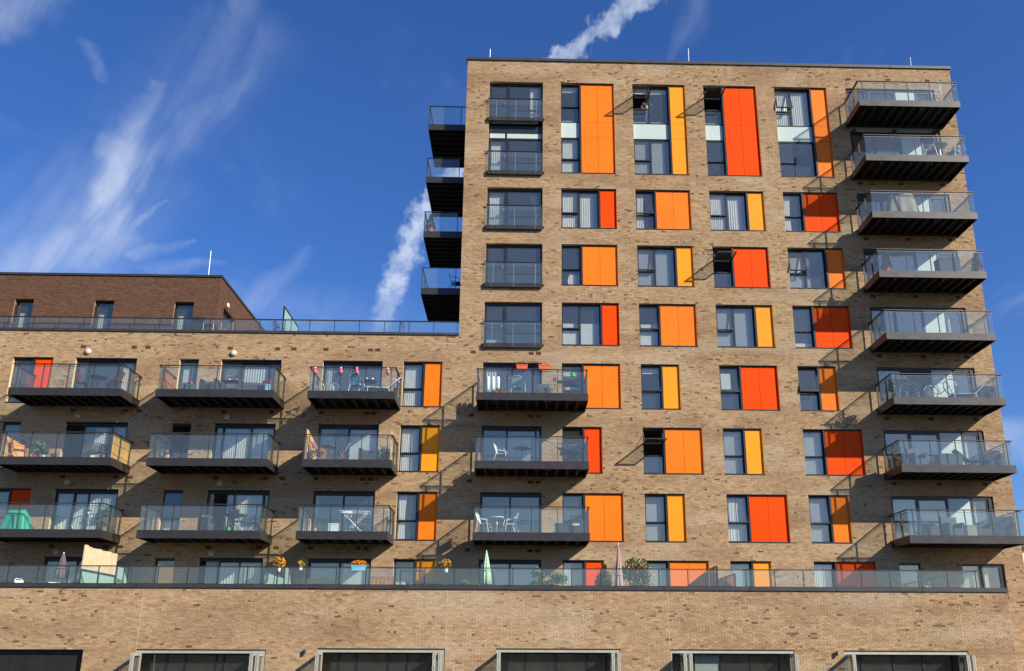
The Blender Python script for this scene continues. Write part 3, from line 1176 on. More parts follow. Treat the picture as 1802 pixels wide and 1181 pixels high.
# French doors with glass guards in the tower's first column
def juliet(bld, x0, x1, z0, z1, k, base_z, kind):
    f = MB()
    frame_bars(f, x0, x1, z0, z1, 0.17, 0.28, 0.06, 0.10)
    wo = f.build('french_door', 'frame_metal', bld)
    g = MB()
    zb = base_z + 0.12
    zt = z1 - 0.10
    if kind == 'lower':
        zt = base_z + 2.05
        MB().box(x0 + 0.06, x0 + 0.80, 0.18, 0.22, zt + 0.08, zt + 0.34).build('spandrel_panel', 'spandrel', wo)
        MB().box(x0 + 0.90, x1 - 0.06, 0.18, 0.22, zt + 0.08, zt + 0.34).build('spandrel_panel', 'spandrel', wo)
        g.box(x0, x1, 0.17, 0.28, zt, zt + 0.08)
        g.box(x0 + 0.06, x1 - 0.06, 0.17, 0.28, zt + 0.34, zt + 0.95)  # dark band: frame, with the guard channel's shadow built in as dark metal
    xm = x0 + (x1 - x0) * 0.35
    frame_bars(g, x0 + 0.06, xm - 0.03, zb, zt, 0.18, 0.24, 0.055)
    pane(wo, x0 + 0.115, xm - 0.085, zb + 0.055, zt - 0.055, 0.205)
    g.box(xm - 0.03, xm + 0.06, 0.17, 0.28, zb, zt)
    frame_bars(g, xm + 0.06, x1 - 0.06, zb, zt, 0.18, 0.24, 0.03)
    zmid = base_z + 0.80
    g.box(xm + 0.09, x1 - 0.09, 0.18, 0.24, zmid - 0.035, zmid + 0.035)
    pane(wo, xm + 0.09, x1 - 0.09, zb + 0.03, zmid - 0.035, 0.205)
    pane(wo, xm + 0.09, x1 - 0.09, zmid + 0.035, zt - 0.03, 0.205)
    g.build('glazing_frame', 'frame_metal', wo)
    MB().box(xm - 0.16, xm - 0.10, 0.12, 0.179, base_z + 1.0, base_z + 1.18).build('handle', 'steel', wo)
    # guard
    c = MB().box(x0 - 0.02, x1 + 0.0, -0.14, -0.045, base_z, base_z + 0.20)
    c.box(x0 - 0.10, x0 - 0.02, -0.10, -0.02, base_z + 0.12, base_z + 0.17)
    c.box(x1, x1 + 0.08, -0.10, -0.02, base_z + 0.12, base_z + 0.17)
    c.box(x0 + 0.1, x0 + 0.2, -0.045, 0.09, base_z + 0.02, base_z + 0.12)
    c.box(x1 - 0.2, x1 - 0.1, -0.045, 0.09, base_z + 0.02, base_z + 0.12)
    c.build('guard_channel', 'dark_metal', wo)
    zr = base_z + 1.27
    MB().box(x0 - 0.05, x1 + 0.0, -0.13, -0.055, zr - 0.035, zr).build('handrail', 'dark_metal', wo)
    n = 2
    for i in range(n):
        a = x0 - 0.02 + (x1 - x0 + 0.02) * i / n + 0.012
        b = x0 - 0.02 + (x1 - x0 + 0.02) * (i + 1) / n - 0.012
        MB().box(a, b, -0.10, -0.085, base_z + 0.203, zr - 0.036).build('glass_panel', 'rail_glass', wo)
    p = MB()
    for fr in (0.14, 0.5, 0.88):
        x = x0 + (x1 - x0) * fr
        p.box(x - 0.012, x + 0.012, -0.083, -0.060, base_z + 0.203, zr - 0.036)
    p.build('guard_post', 'steel', wo)
    bo = MB()
    for fr in (0.11, 0.49, 0.87):
        x = x0 + (x1 - x0) * fr
        for dz in (0.06, 0.14):
            bo.box(x - 0.014, x + 0.014, -0.150, -0.139, base_z + dz - 0.014, base_z + dz + 0.014)
    bo.build('bolt', 'steel', wo)['kind'] = 'stuff'
    return wo


for k in (6, 7, 8):
    j = juliet(tower, C1[0], C1[1], Q(k) + 0.05, T(k), k, Q(k) + 0.02, 'plain')
    if k == 8:
        wavy(j, C1[0] + 0.1, C1[0] + 0.8, Q(k) + 0.2, T(k) - 0.12, 0.38, 'curtain', gather=0.1)
        wavy(j, C1[1] - 0.6, C1[1] - 0.08, Q(k) + 0.2, T(k) - 0.12, 0.38, 'blind_grey', gather=0.55)
    if k == 6:
        MB().box(C1[0] + 0.1, C1[0] + 0.85, 0.40, 0.41, Q(k) + 0.2, Q(k) + 0.55).build('roller_blind', 'blind', j)
j = juliet(tower, C1[0], C1[1], Q(10) + 0.05, T(10), 10, Q(10) - 0.02, 'plain')
MB().box(C1[1] - 0.62, C1[1] - 0.08, 0.36, 0.37, Q(10) + 0.2, T(10) - 0.12).build('roller_blind', 'blind', j)
j = juliet(tower, C1[0], C1[1], Q(9) + 0.05, Q(10) - 0.03, 9, Q(9) - 0.02, 'lower')
wavy(j, C1[0] + 0.1, C1[0] + 0.62, Q(9) + 0.2, Q(9) + 2.0, 0.38, 'curtain', gather=0.1)

# glazing behind the right-hand balconies
RM = (0.26, 0.56, 0.785)          # mullions along the opening


def balcony_glazing(k):
    x0, x1 = C6
    z0 = DK(k)
    z1 = T(k) if k < 9 else (DK(10) - 0.5 if k == 9 else T(10))
    f = MB()
    frame_bars(f, x0, x1, z0, z1, 0.07, 0.20, 0.06, 0.10)
    f.box(x1 - 0.20, x1 - 0.06, 0.05, 0.20, z0, z1 - 0.1)
    wo = f.build('window', 'frame_metal', tower)
    g = MB()
    L = x1 - x0
    xs = [x0 + 0.06, x0 + L * RM[0], x0 + L * RM[1], x0 + L * RM[2], x1 - 0.2]
    for i in range(4):
        a, b = xs[i], xs[i + 1]
        if i == 2:
            MB().box(a + 0.03, b - 0.03, 0.10, 0.14, z0 + 0.06, z1 - 0.10).build('spandrel_panel', 'spandrel', wo)
            continue
        wd = 0.05 if i == 0 else 0.09
        frame_bars(g, a, b, z0 + 0.06, z1 - 0.10, 0.09, 0.16, wd)
        if i == 1 and k in (5,):
            continue
        pane(wo, a + wd, b - wd, z0 + 0.06 + wd, z1 - 0.10 - wd, 0.12)
        if i in (0, 1) and k <= 4:
            zm = z0 + 0.85
            g.box(a + wd, b - wd, 0.09, 0.16, zm - 0.03, zm + 0.03)
        if i == 1 and k in (7, 9):
            slats(wo, a + 0.1, b - 0.05, z0 + 0.1, z1 - 0.15, 0.38, 'blind_grey', 0.12, 0.4)
        if i == 3 and k in (3, 4, 6, 10):
            wavy(wo, a + 0.1, a + 0.35, z0 + 0.1, z1 - 0.2, 0.36, 'curtain')
        if i == 0 and k in (6, 5, 3):
            MB().box(a + 0.05, b - 0.05, 0.37, 0.38, z0 + 0.1, z1 - 0.15).build('roller_blind', 'blind_grey', wo)
    g.box(x0 + 0.06, x1 - 0.2, 0.161, 0.185, z1 - 0.14, z1 - 0.101)
    g.build('glazing_frame', 'frame_metal', wo)
    if k == 9:
        MB().box(x0 + 0.06, x1 - 0.2, 0.09, 0.13, z1 + 0.02, z1 + 0.42).build('spandrel_panel', 'spandrel', wo)
        MB().box(x0 + 0.06, x1 - 0.06, 0.07, 0.20, z1 + 0.43, DK(10) + 0.0).build('spandrel_frame', 'frame_metal', wo)


for k in range(3, 11):
    balcony_glazing(k)
for (x0, x1, z0, z1) in t_r2:
    f = MB()
    frame_bars(f, x0, x1, z0, z1, 0.08, 0.20, 0.05, 0.09)
    f.box(x0, x1, -0.02, 0.08, z0 - 0.03, z0 + 0.01)
    wo = f.build('window', 'frame_metal', tower)
    g = MB()
    if x1 - x0 > 1.2:
        xm = x0 + 0.80
        g.box(xm - 0.04, xm + 0.04, 0.09, 0.18, z0 + 0.05, z1 - 0.09)
        pane(wo, x0 + 0.05, xm - 0.04, z0 + 0.05, z1 - 0.09, 0.12)
        MB().box(x0 + 0.05, xm - 0.04, 0.36, 0.37, z0, z1).build('roller_blind', 'blind', wo)
        frame_bars(g, xm + 0.04, x1 - 0.16, z0 + 0.05, z1 - 0.09, 0.07, 0.14, 0.05)
        pane(wo, xm + 0.09, x1 - 0.21, z0 + 0.10, z1 - 0.14, 0.10)
        g.box(x1 - 0.1605, x1 - 0.05, 0.07, 0.18, z0 + 0.05, z1 - 0.09)
        g.box(xm + 0.0395, xm + 0.0405, 0.09, 0.14, z0 + 0.05, z1 - 0.09)
        wavy(wo, xm + 0.3, xm + 0.5, z0, z1, 0.36, 'curtain')
    else:
        pane(wo, x0 + 0.05, x1 - 0.05, z0 + 0.05, z1 - 0.09, 0.12)
        g.box(x0 + 0.05, x1 - 0.05, 0.11, 0.15, z0 + 0.8, z0 + 0.84)
    g.build('glazing_frame', 'frame_metal', wo)

# ------------------------------------------------------------------ balconies
YB = -1.912


def balcony(bld, x0, x1, k, y0=YB, y1=-0.012, ends=True):
    """deck with joists; sub-parts: fascias, handrail, posts and glass"""
    zq, zd, zs = Q(k), DK(k), S(k)
    d = MB()
    d.box(x0 + 0.03, x1 - 0.03, y0 + 0.03, y1, zd - 0.07, zd)
    n = int((x1 - x0) / 0.42)
    for i in range(1, n):
        x = x0 + (x1 - x0) * i / n
        d.box(x - 0.05, x + 0.05, y0 + 0.032, y1 - 0.1, zq + 0.05, zd - 0.071)
    d.box(x0 + 0.031, x1 - 0.031, y1 - 0.10, y1, zq + 0.03, zd - 0.071)
    bo = d.build('balcony', 'soffit', bld)
    f = MB().box(x0, x1, y0, y0 + 0.028, zq, zd + 0.015)
    f.build('fascia', 'dark_metal', bo)
    for fx in (0.16, 0.62, 0.66):  # pale stubs stand in for spots of light through the drainage slots
        MB().tube([(x0 + (x1 - x0) * fx, y0 + 0.25, zq + 0.0), (x0 + (x1 - x0) * fx, y0 + 0.25, zd - 0.072)], 0.022, 8).build('drain_light_spot', 'grey_alu', bo)
    for a in (x0, x1 - 0.028):
        MB().box(a, a + 0.028, y0 + 0.030, y1, zq, zd + 0.015).build('fascia', 'dark_metal', bo)
    hr = MB()
    yr = y0 + 0.04
    hr.box(x0, x1, yr - 0.03, yr + 0.03, zs - 0.022, zs + 0.014)
    hr.box(x0, x0 + 0.06, yr + 0.031, y1, zs - 0.022, zs + 0.014)
    hr.box(x1 - 0.06, x1, yr + 0.031, y1, zs - 0.022, zs + 0.014)
    hr.build('handrail', 'dark_metal', bo)
    L = x1 - x0
    fr = (0.05, 0.275, 0.5, 0.725, 0.95) if L > 4.2 else (0.06, 0.36, 0.65, 0.94)
    cuts = [x0 + 0.035] + [x0 + L * q for q in fr] + [x1 - 0.035]
    for q in fr:
        x = x0 + L * q
        MB().box(x - 0.010, x + 0.010, yr + 0.008, yr + 0.075, zd + 0.016, zs - 0.023).build('post', 'dark_metal', bo)
    for a, b in zip(cuts, cuts[1:]):
        MB().box(a + 0.014, b - 0.014, yr - 0.006, yr + 0.006, zd + 0.02, zs - 0.085).build('glass_panel', 'rail_glass', bo)
    cl = MB().box(x0 + 0.02, x1 - 0.02, yr - 0.010, yr + 0.010, zs - 0.105, zs - 0.086)
    cl.box(x0 + 0.02, x0 + 0.04, yr + 0.011, y1, zs - 0.105, zs - 0.086)
    cl.box(x1 - 0.04, x1 - 0.02, yr + 0.011, y1, zs - 0.105, zs - 0.086)
    cl.build('glass_clip', 'clip_metal', bo)
    for xs_ in (x0 + 0.03, x1 - 0.03):
        ys = [yr + 0.05, yr + (y1 - yr) * 0.36, y1 - 0.22]
        for y in (yr + (y1 - yr) * 0.36, y1 - 0.20):
            MB().box(xs_ - 0.035, xs_ + 0.035, y - 0.010, y + 0.010, zd + 0.016, zs - 0.023).build('post', 'dark_metal', bo)
        for a, b in ((ys[0], ys[1] - 0.014), (ys[1] + 0.014, ys[2])):
            MB().box(xs_ - 0.006, xs_ + 0.006, a, b, zd + 0.02, zs - 0.106).build('glass_panel', 'rail_glass', bo)
    return bo


b0 = balcony(tower, 18.70, 23.533, 3)
for k in range(4, 11):
    copy_part(b0, H * (k - 3))
b0 = balcony(tower, 0.945, 5.672, 3)
for k in (4, 5):
    copy_part(b0, H * (k - 3))
for xa, xb in ((-18.47, -13.83), (-12.41, -7.53), (-6.11, -2.45)):
    b0 = balcony(wing, xa, xb, 3)
    for k in (4, 5):
        copy_part(b0, H * (k - 3))
# balconies on the tower's left flank: railing on the outer side and both ends
def flank_balcony(k):
    x0, x1, y0, y1 = -1.90, -0.012, 0.85, 4.5
    zq, zd, zs = Q(k), DK(k), S(k)
    d = MB().box(x0 + 0.03, x1, y0 + 0.03, y1 - 0.03, zd - 0.07, zd)
    for i in range(1, 8):
        y = y0 + (y1 - y0) * i / 8
        d.box(x0 + 0.031, x1 - 0.02, y - 0.05, y + 0.05, zq + 0.05, zd - 0.071)
    bo = d.build('balcony', 'soffit', tower)
    MB().box(x0, x1, y0, y0 + 0.028, zq, zd + 0.015).build('fascia', 'dark_metal', bo)
    MB().box(x0, x1, y1 - 0.028, y1, zq, zd + 0.015).build('fascia', 'dark_metal', bo)
    MB().box(x0, x0 + 0.028, y0 + 0.03, y1 - 0.03, zq, zd + 0.015).build('fascia', 'dark_metal', bo)
    h = MB().box(x0, x1, y0 + 0.01, y0 + 0.07, zs - 0.022, zs).box(x0, x1, y1 - 0.07, y1 - 0.01, zs - 0.022, zs)
    h.box(x0, x0 + 0.06, y0 + 0.071, y1 - 0.071, zs - 0.022, zs)
    h.build('handrail', 'dark_metal', bo)
    for x, y in ((x0 + 0.03, y0 + 0.04), (x1 - 0.28, y0 + 0.04), (x0 + 0.03, y0 + 1.2), (x0 + 0.03, y0 + 2.4), (x0 + 0.03, y1 - 0.04), (x1 - 0.28, y1 - 0.04)):
        MB().box(x - 0.016, x + 0.016, y - 0.016, y + 0.016, zd + 0.016, zs - 0.023).build('post', 'dark_metal', bo)
    for y in (y0 + 0.04, y1 - 0.04):
        MB().box(x0 + 0.06, x1 - 0.30, y - 0.006, y + 0.006, zd + 0.02, zs - 0.06).build('glass_panel', 'rail_glass', bo)
    for a, b in ((y0 + 0.07, y0 + 1.18), (y0 + 1.22, y0 + 2.38), (y0 + 2.42, y1 - 0.07)):
        MB().box(x0 + 0.024, x0 + 0.036, a, b, zd + 0.02, zs - 0.06).build('glass_panel', 'rail_glass', bo)
    return bo


b0 = flank_balcony(7)
for k in (8, 9, 10):
    copy_part(b0, H * (k - 7))

# air bricks and round bulkhead lamps on the wing and tower
def air_brick(bld, x, z, y=0.0):
    m_ = MB().box(x - 0.112, x + 0.112, y - 0.012, y + 0.004, z - 0.068, z + 0.068)
    for i in range(3):
        m_.box(x - 0.10, x + 0.10, y - 0.020, y - 0.0121, z - 0.045 + i * 0.04, z - 0.03 + i * 0.04)
    return m_.build('air_brick', 'terracotta_vent', bld)


for x in (-16.62, -14.39, -13.78, -10.15, -8.05, -7.33, -5.90, -3.92, -3.60):
    for k in (5, 4, 3, 2):
        air_brick(wing, x, 14.62 - H * (5 - k))
for k in (5, 4, 3, 2):
    air_brick(tower, 0.67, 14.58 - H * (5 - k))
    for x in (3.28, 3.61):
        air_brick(tower, x, 14.55 - H * (5 - k))
for k in range(3, 11):
    for x in (19.10, 21.1, 23.11):
        air_brick(tower, x, T(k) + 0.52)
for x in (-16.37, -9.97):
    for k in (5, 4, 3, 2):
        z = 14.38 - H * (5 - k)
        m_ = MB().lathe([(0.0, 0.0), (0.135, 0.0), (0.14, 0.03), (0.13, 0.07), (0.09, 0.10), (0.0, 0.115)], n=24)
        m_.v = [(x + v[0], -0.006 - v[2], z + v[1]) for v in m_.v]
        m_.build('bulkhead_lamp', 'lamp_shade', wing, True)

# ------------------------------------------------------------------ penthouse on the wing
PY, PX1, PZ = 0.36, -11.03, 18.18
p_holes = [(-20.22, -19.36, 15.2, 17.0), (-16.63, -15.75, 15.2, 16.98), (-13.02, -12.14, 15.2, 16.96)]
w, rects, R = front_wall(pent, -26.0, PX1, 15.36, PZ, p_holes, PY, tone_brown, 'brick_brown', 'mortar_brown', 31, jog=0.06)
bricks_object('brickwork', [r for r in rects if r[0] > -24.0], 'brick_brown', w, lambda u, d, z: (u, PY - d, z))
# side wall, facing right
s_holes = [(1.1, 2.9, 15.2, 17.0)]
sm = MB()
for a, b, c, d in cells(PY + 0.301, 9.0, 15.36, PZ, s_holes):
    sm.quad((PX1, a, c), (PX1, b, c), (PX1, b, d), (PX1, a, d))
    sm.quad((PX1 - 0.3, b, c), (PX1 - 0.3, a, c), (PX1 - 0.3, a, d), (PX1 - 0.3, b, d))
for c, d in ((15.36, PZ),):
    sm.quad((PX1, PY, c), (PX1, PY + 0.302, c), (PX1, PY + 0.302, d), (PX1, PY, d))
a, b, c, d = 1.1, 2.9, 15.36, 17.0
sm.quad((PX1, a, c), (PX1, a, d), (PX1 - 0.3, a, d), (PX1 - 0.3, a, c))
sm.quad((PX1, b, c), (PX1 - 0.3, b, c), (PX1 - 0.3, b, d), (PX1, b, d))
sm.quad((PX1, a, d), (PX1, b, d), (PX1 - 0.3, b, d), (PX1 - 0.3, a, d))
sw = sm.build('side_wall', 'mortar_brown', pent)
bricks_object('brickwork', brick_rects(PY + 0.003, 9.0, 15.36, PZ, s_holes, random.Random(5), tone_brown), 'brick_brown', sw,
              lambda u, d, z: (PX1 + d, u, z))
MB().box(-26.0, PX1 - 0.31, PY + 0.31, 9.0, PZ - 0.3, PZ - 0.1).build('roof', 'roof_felt', pent)
MB().box(-26.0, PX1 - 0.31, 8.7, 8.99, 15.36, PZ - 0.31).box(-26.0, PX1 - 0.32, 3.0, 3.1, 15.36, PZ - 0.31).build('inner_wall', 'room', pent)
MB().box(-26.0, PX1 + 0.05, PY - 0.06, PY + 0.34, PZ + 0.003, PZ + 0.10).box(PX1 - 0.32, PX1 + 0.05, PY + 0.343, 9.0, PZ + 0.003, PZ + 0.10).build('coping', 'coping_metal', pent)
MB().tube([(-11.68, PY + 0.1, PZ + 0.1), (-11.70, PY + 0.1, 19.55)], 0.018, 6).build('lightning_rod', 'white_paint', pent)
for h in p_holes:
    x0, x1, z0, z1 = h
    z0 = 15.45
    f = MB()
    frame_bars(f, x0, x1, z0, z1, PY + 0.24, PY + 0.30, 0.05, 0.07)
    wo = f.build('window', 'frame_metal', pent)
    pane(wo, x0 + 0.05, x1 - 0.05, z0 + 0.05, z1 - 0.07, PY + 0.26)
    MB().box(x0 + 0.002, x0 + 0.035, PY + 0.10, PY + 0.22, z0, z1 - 0.25).build('reveal_trim', 'frame_metal', wo)
    wavy(wo, x0 + 0.10, x0 + 0.34, z0, z1 - 0.55, PY + 0.42, 'curtain_cream')
f = MB()
frame_bars(f, 1.1, 2.9, 15.4, 17.0, 0, 0.07, 0.06)
f.v = [(PX1 - 0.2 + v[1], v[0], v[2]) for v in f.v]
wo = f.build('patio_door', 'frame_metal', pent)
MB().box(PX1 - 0.18, PX1 - 0.17, 1.16, 2.84, 15.46, 16.94).build('pane', 'window_glass', wo)
wavy(wo, PX1 - 0.05, PX1 + 0.03, 15.42, 16.2, 1.0, 'curtain_cream')
m_ = MB().lathe([(0.0, 0.0), (0.13, 0.0), (0.14, 0.03), (0.12, 0.07), (0.0, 0.11)], n=20)
m_.v = [(PX1 + 0.006 + v[2], 1.55 + v[0], 17.25 + v[1]) for v in m_.v]
m_.build('bulkhead_lamp', 'lamp_shade', pent, True)
MB().box(PX1 + 0.002, PX1 + 0.016, 1.0, 1.2, 17.42, 17.55).build('air_brick', 'terracotta_vent', pent)
MB().box(PX1 + 0.002, PX1 + 0.016, 3.4, 3.6, 16.52, 16.65).build('air_brick', 'terracotta_vent', pent)


# long railings --------------------------------------------------------------
def long_rail(bld, name, x0, x1, y, z0, z1, pitch, first):
    """glass balustrade along a roof edge: handrail with posts and panes"""
    hr = MB().box(x0, x1, y - 0.03, y + 0.03, z1 - 0.025, z1)
    bo = hr.build(name, 'dark_metal', bld)
    xs = []
    x = first
    while x < x1 - 0.05:
        if x > x0 + 0.05:
            xs.append(x)
        x += pitch
    for x in xs:
        MB().box(x - 0.013, x + 0.013, y - 0.004, y + 0.04, z0, z1 - 0.026).build('post', 'dark_metal', bo)
    cuts = [x0] + xs + [x1]
    for a, b in zip(cuts, cuts[1:]):
        MB().box(a + 0.016, b - 0.016, y - 0.006, y + 0.006, z0 + 0.02, z1 - 0.055).build('glass_panel', 'rail_glass', bo)
    MB().box(x0, x1, y - 0.012, y + 0.012, z1 - 0.054, z1 - 0.040).build('glass_clip', 'clip_metal', bo)
    return bo


RR = long_rail(wing, 'roof_railing', -23.9, -0.02, 0.12, WZ + 0.115, 16.07, 1.12, -23.9 + 0.35)
MB().box(-2.72, -2.66, 0.16, 0.20, WZ + 0.115, 16.07).bar((-2.66, 0.18, 16.0), (-2.45, 0.18, 15.48), 0.03, 0.03).bar((-2.60, 0.9, 16.05), (-2.60, 0.18, 16.05), 0.03, 0.03).build('gate_frame', 'dark_metal', RR)

# frosted divider on the roof terrace
fd = building('privacy_screen', 'tall frosted glass divider standing on the roof terrace beside the penthouse', (-8.0, 1.5, 15.35), 'screen')
MB().box(-8.03, -7.97, 0.22, 0.30, 15.36, 16.76).box(-8.03, -7.97, 0.302, 3.0, 16.70, 16.76).box(-8.03, -7.97, 1.6, 1.66, 15.36, 16.699).box(-8.03, -7.97, 2.94, 3.0, 15.36, 16.699).build('frame', 'frame_metal', fd)
MB().box(-8.006, -7.994, 0.302, 1.598, 15.42, 16.697).build('glass_panel', 'frosted_glass', fd)
MB().box(-8.006, -7.994, 1.662, 2.938, 15.42, 16.697).build('glass_panel', 'frosted_glass', fd)

# ------------------------------------------------------------------ podium
PODX0, PODX1, PODZ = -30.0, 20.85, 3.87
OPN = [(-10.68, -6.13, 1.75), (-4.31, 0.21, 1.80), (2.02, 6.49, 1.82), (8.28, 12.77, 1.81), (14.58, 19.11, 1.79)]
sh_hole = (-18.0, -12.53, GROUND, 1.73)
po_holes = [(a, b, GROUND, z) for a, b, z in OPN] + [sh_hole]
w, rects, R = front_wall(podium, PODX0, PODX1, GROUND, PODZ, po_holes, YP, tone_buff, 'brick_buff', 'mortar', 41, jog=0.03)
rects = [r for r in rects if r[0] > -19.5]
# 300 whole stretchers in the middle of the picture stand as bricks of their own
ids = [i for i, r in enumerate(rects) if 0.214 < r[1] - r[0] < 0.216 and r[3] - r[2] > 0.064 and -1.6 < r[0] < 3.6 and 1.95 < r[2] < 2.95]
ids = ids[:300]
idset = set(ids)
bricks_object('brickwork', [r for i, r in enumerate(rects) if i not in idset], 'brick_buff', w, lambda u, d, z: (u, YP - d, z), 0.007)
order = sorted(ids, key=lambda i: float(rects[i][4].sum()))
for g0 in range(0, len(order), 6):                  # alike bricks share their mesh
    grp = order[g0:g0 + 6]
    tcol = rects[grp[len(grp) // 2]][4]
    me = bpy.data.meshes.new('brick')
    p = 0.007 + R.uniform(-0.002, 0.003)
    me.from_pydata([(0, 0, 0), (0.215, 0, 0), (0.215, 0, 0.065), (0, 0, 0.065), (0.001, -p, 0.001), (0.214, -p, 0.001), (0.214, -p, 0.064), (0.001, -p, 0.064)], [],
                   [(4, 5, 6, 7), (0, 1, 5, 4), (1, 2, 6, 5), (2, 3, 7, 6), (3, 0, 4, 7)])
    at = me.attributes.new('tone', 'FLOAT_COLOR', 'FACE')
    at.data.foreach_set('color', [float(c) for _ in range(5) for c in (*tcol, 1.0)])
    me.materials.append(MATS['brick_buff'])
    for i in grp:
        o = bpy.data.objects.new('brick', me)
        COL.objects.link(o)
        o.parent = w
        o.location = (rects[i][0], YP, rects[i][2])
# expansion joints down the podium wall
for x in (-10.69, 0.235, 8.26, 18.98):
    MB().box(x - 0.006, x + 0.006, YP - 0.011, YP - 0.001, 1.84, PODZ).build('movement_joint', 'mortar', w)
MB().box(PODX1 - 0.3, PODX1, YP + 0.301, -0.02, GROUND, PODZ).build('flank_wall', 'mortar', podium)
fl = brick_rects(YP + 0.003, -0.03, GROUND, PODZ, [], random.Random(77), tone_buff)
MB().box(PODX0, PODX1 - 0.301, YP + 0.302, -0.01, TERR - 0.3, TERR).build('terrace_floor', 'paving', podium)
mat('shop_wall', (0.60, 0.60, 0.42), 0.9, 0, 0.25, 0.8)
MB().box(PODX0, PODX1 - 0.31, YP + 2.1, YP + 2.2, GROUND, TERR - 0.302).build('inner_wall', 'shop_wall', podium)
coping_run(podium, PODX0, PODX1 + 0.03, YP - 0.06, YP + 0.34, PODZ + 0.003, PODZ + 0.15, 16)
long_rail(podium, 'terrace_railing', -19.4, 19.9, YP + 0.10, PODZ + 0.155, 4.66, 1.075, -19.4 + 0.5)
# return of the railing at the right-hand end
MB().bar((19.9, YP + 0.10, 4.65), (19.9, -0.1, 4.65), 0.05, 0.03).build('end_handrail', 'dark_metal', podium)
for y0, y1 in ((-4.6, -3.2), (-3.15, -1.75), (-1.7, -0.3)):
    MB().box(19.894, 19.906, y0, y1, 3.6, 4.61).build('glass_panel', 'rail_glass', podium)
for y in (-3.17, -1.72, -0.27):
    MB().box(19.88, 19.92, y - 0.015, y + 0.015, TERR, 4.63).build('post', 'dark_metal', podium)

# roller shutter in the left opening
sh = MB().box(sh_hole[0], sh_hole[1], YP + 0.24, YP + 0.29, GROUND, 1.73).build('roller_shutter', 'louvre', podium)
ref = None
z = 1.66
while z > 0.4:
    if ref is None:
        ref = MB().box(sh_hole[0] + 0.03, sh_hole[1] - 0.03, YP + 0.205, YP + 0.238, z - 0.045, z).build('slat', 'louvre', sh)
    else:
        c = ref.copy()
        COL.objects.link(c)
        c.location.z = z - 1.66
    z -= 0.062


def leaf(parent, xh, y0, y1, z0, z1, x_off):
    """one folded door leaf standing out from the wall"""
    m_ = MB()
    x0, x1 = xh, xh + 0.052
    m_.box(x0, x1, y0, y0 + 0.075, z0, z1)
    m_.box(x0, x1, y1 - 0.075, y1, z0, z1)
    m_.box(x0, x1, y0 + 0.075, y1 - 0.075, z1 - 0.08, z1)
    m_.box(x0, x1, y0 + 0.075, y1 - 0.075, z0, z0 + 0.1)
    o = m_.build('folding_leaf', 'grey_alu', parent)
    MB().box(x0 + 0.02, x0 + 0.032, y0 + 0.076, y1 - 0.076, z0 + 0.101, z1 - 0.081).build('pane', 'window_glass', parent)
    hg = MB()
    for zz in (z1 - 0.14, z1 - 0.5):
        hg.box(x0 - 0.012, x0 - 0.001, y0 - 0.01, y0 + 0.03, zz - 0.05, zz + 0.05)
    hg.build('hinge', 'steel', parent)
    return o


SHOP = [  # leaves folded at the left and the right end, inner light plan
    (1, 2, (0.22, 0.36, 0.60, 0.66)), (1, 2, (0.16, 0.30, 0.55, 0.70)), (1, 2, (0.24, 0.49, 0.74)), (2, 1, (0.20, 0.42, 0.66)), (1, 2, (0.16, 0.42, 0.66))]
for (x0, x1, z1), (nl, nr, ml) in zip(OPN, SHOP):
    hd = MB()
    hd.box(x0, x1, YP - 0.004, YP + 0.30, z1 - 0.03, z1 + 0.004)
    so = hd.build('shopfront', 'frame_metal', podium)
    MB().box(x0 + 0.01, x1 - 0.01, YP + 0.02, YP + 0.10, z1 - 0.135, z1 - 0.032).build('head_track', 'grey_alu', so)
    z1b = z1 - 0.137
    off = 0.30 if nl == 2 else 0.0
    MB().box(x0 + 0.01, x0 + 0.06, YP + 0.02, YP + 0.10, GROUND, z1b).build('jamb', 'grey_alu', so)
    MB().box(x1 - 0.06, x1 - 0.01, YP + 0.02, YP + 0.10, GROUND, z1b).build('jamb', 'grey_alu', so)
    for i in range(nl * 2 if nl == 1 else 4):
        leaf(so, x0 + 0.065 + off + (i // 2) * 0.20 + (i % 2) * 0.062, YP - 0.62, YP + 0.08, GROUND + 0.05, z1b - 0.005, 0)
    for i in range(nr * 2 if nr == 1 else 4):
        leaf(so, x1 - 0.12 - (i // 2) * 0.20 - (i % 2) * 0.062, YP - 0.62, YP + 0.08, GROUND + 0.05, z1b - 0.005, 0)
    # inner glazed screen behind the open doors
    g = MB()
    xa, xb = x0 + 0.42, x1 - 0.47
    xs = [xa] + [x0 + (x1 - x0) * q for q in ml if xa + 0.1 < x0 + (x1 - x0) * q < xb - 0.1] + [xb]
    frame_bars(g, xa, xb, GROUND, z1b, YP + 0.34, YP + 0.42, 0.05, 0.06)
    for x in xs[1:-1]:
        g.box(x - 0.035, x + 0.035, YP + 0.34, YP + 0.42, GROUND + 0.05, z1b - 0.06)
    g.build('screen_frame', 'frame_metal', so)
    for i, (a, b) in enumerate(zip(xs, xs[1:])):
        if nl == 2 and i == 1:
            MB().box(a + 0.036, b - 0.036, YP + 0.40, YP + 0.41, GROUND + 0.05, z1b - 0.06).build('roller_blind', 'spandrel', so)
        pane(so, a + 0.036, b - 0.036, GROUND + 0.05, z1b - 0.06, YP + 0.37)
for x in (-4.75, 14.28):
    m_ = MB().tube([(x, YP - 0.09, 1.60), (x, YP - 0.09, 1.76)], 0.045, 12)
    m_.box(x - 0.02, x + 0.02, YP - 0.05, YP - 0.008, 1.65, 1.71)
    m_.build('wall_light', 'black_plastic', podium)

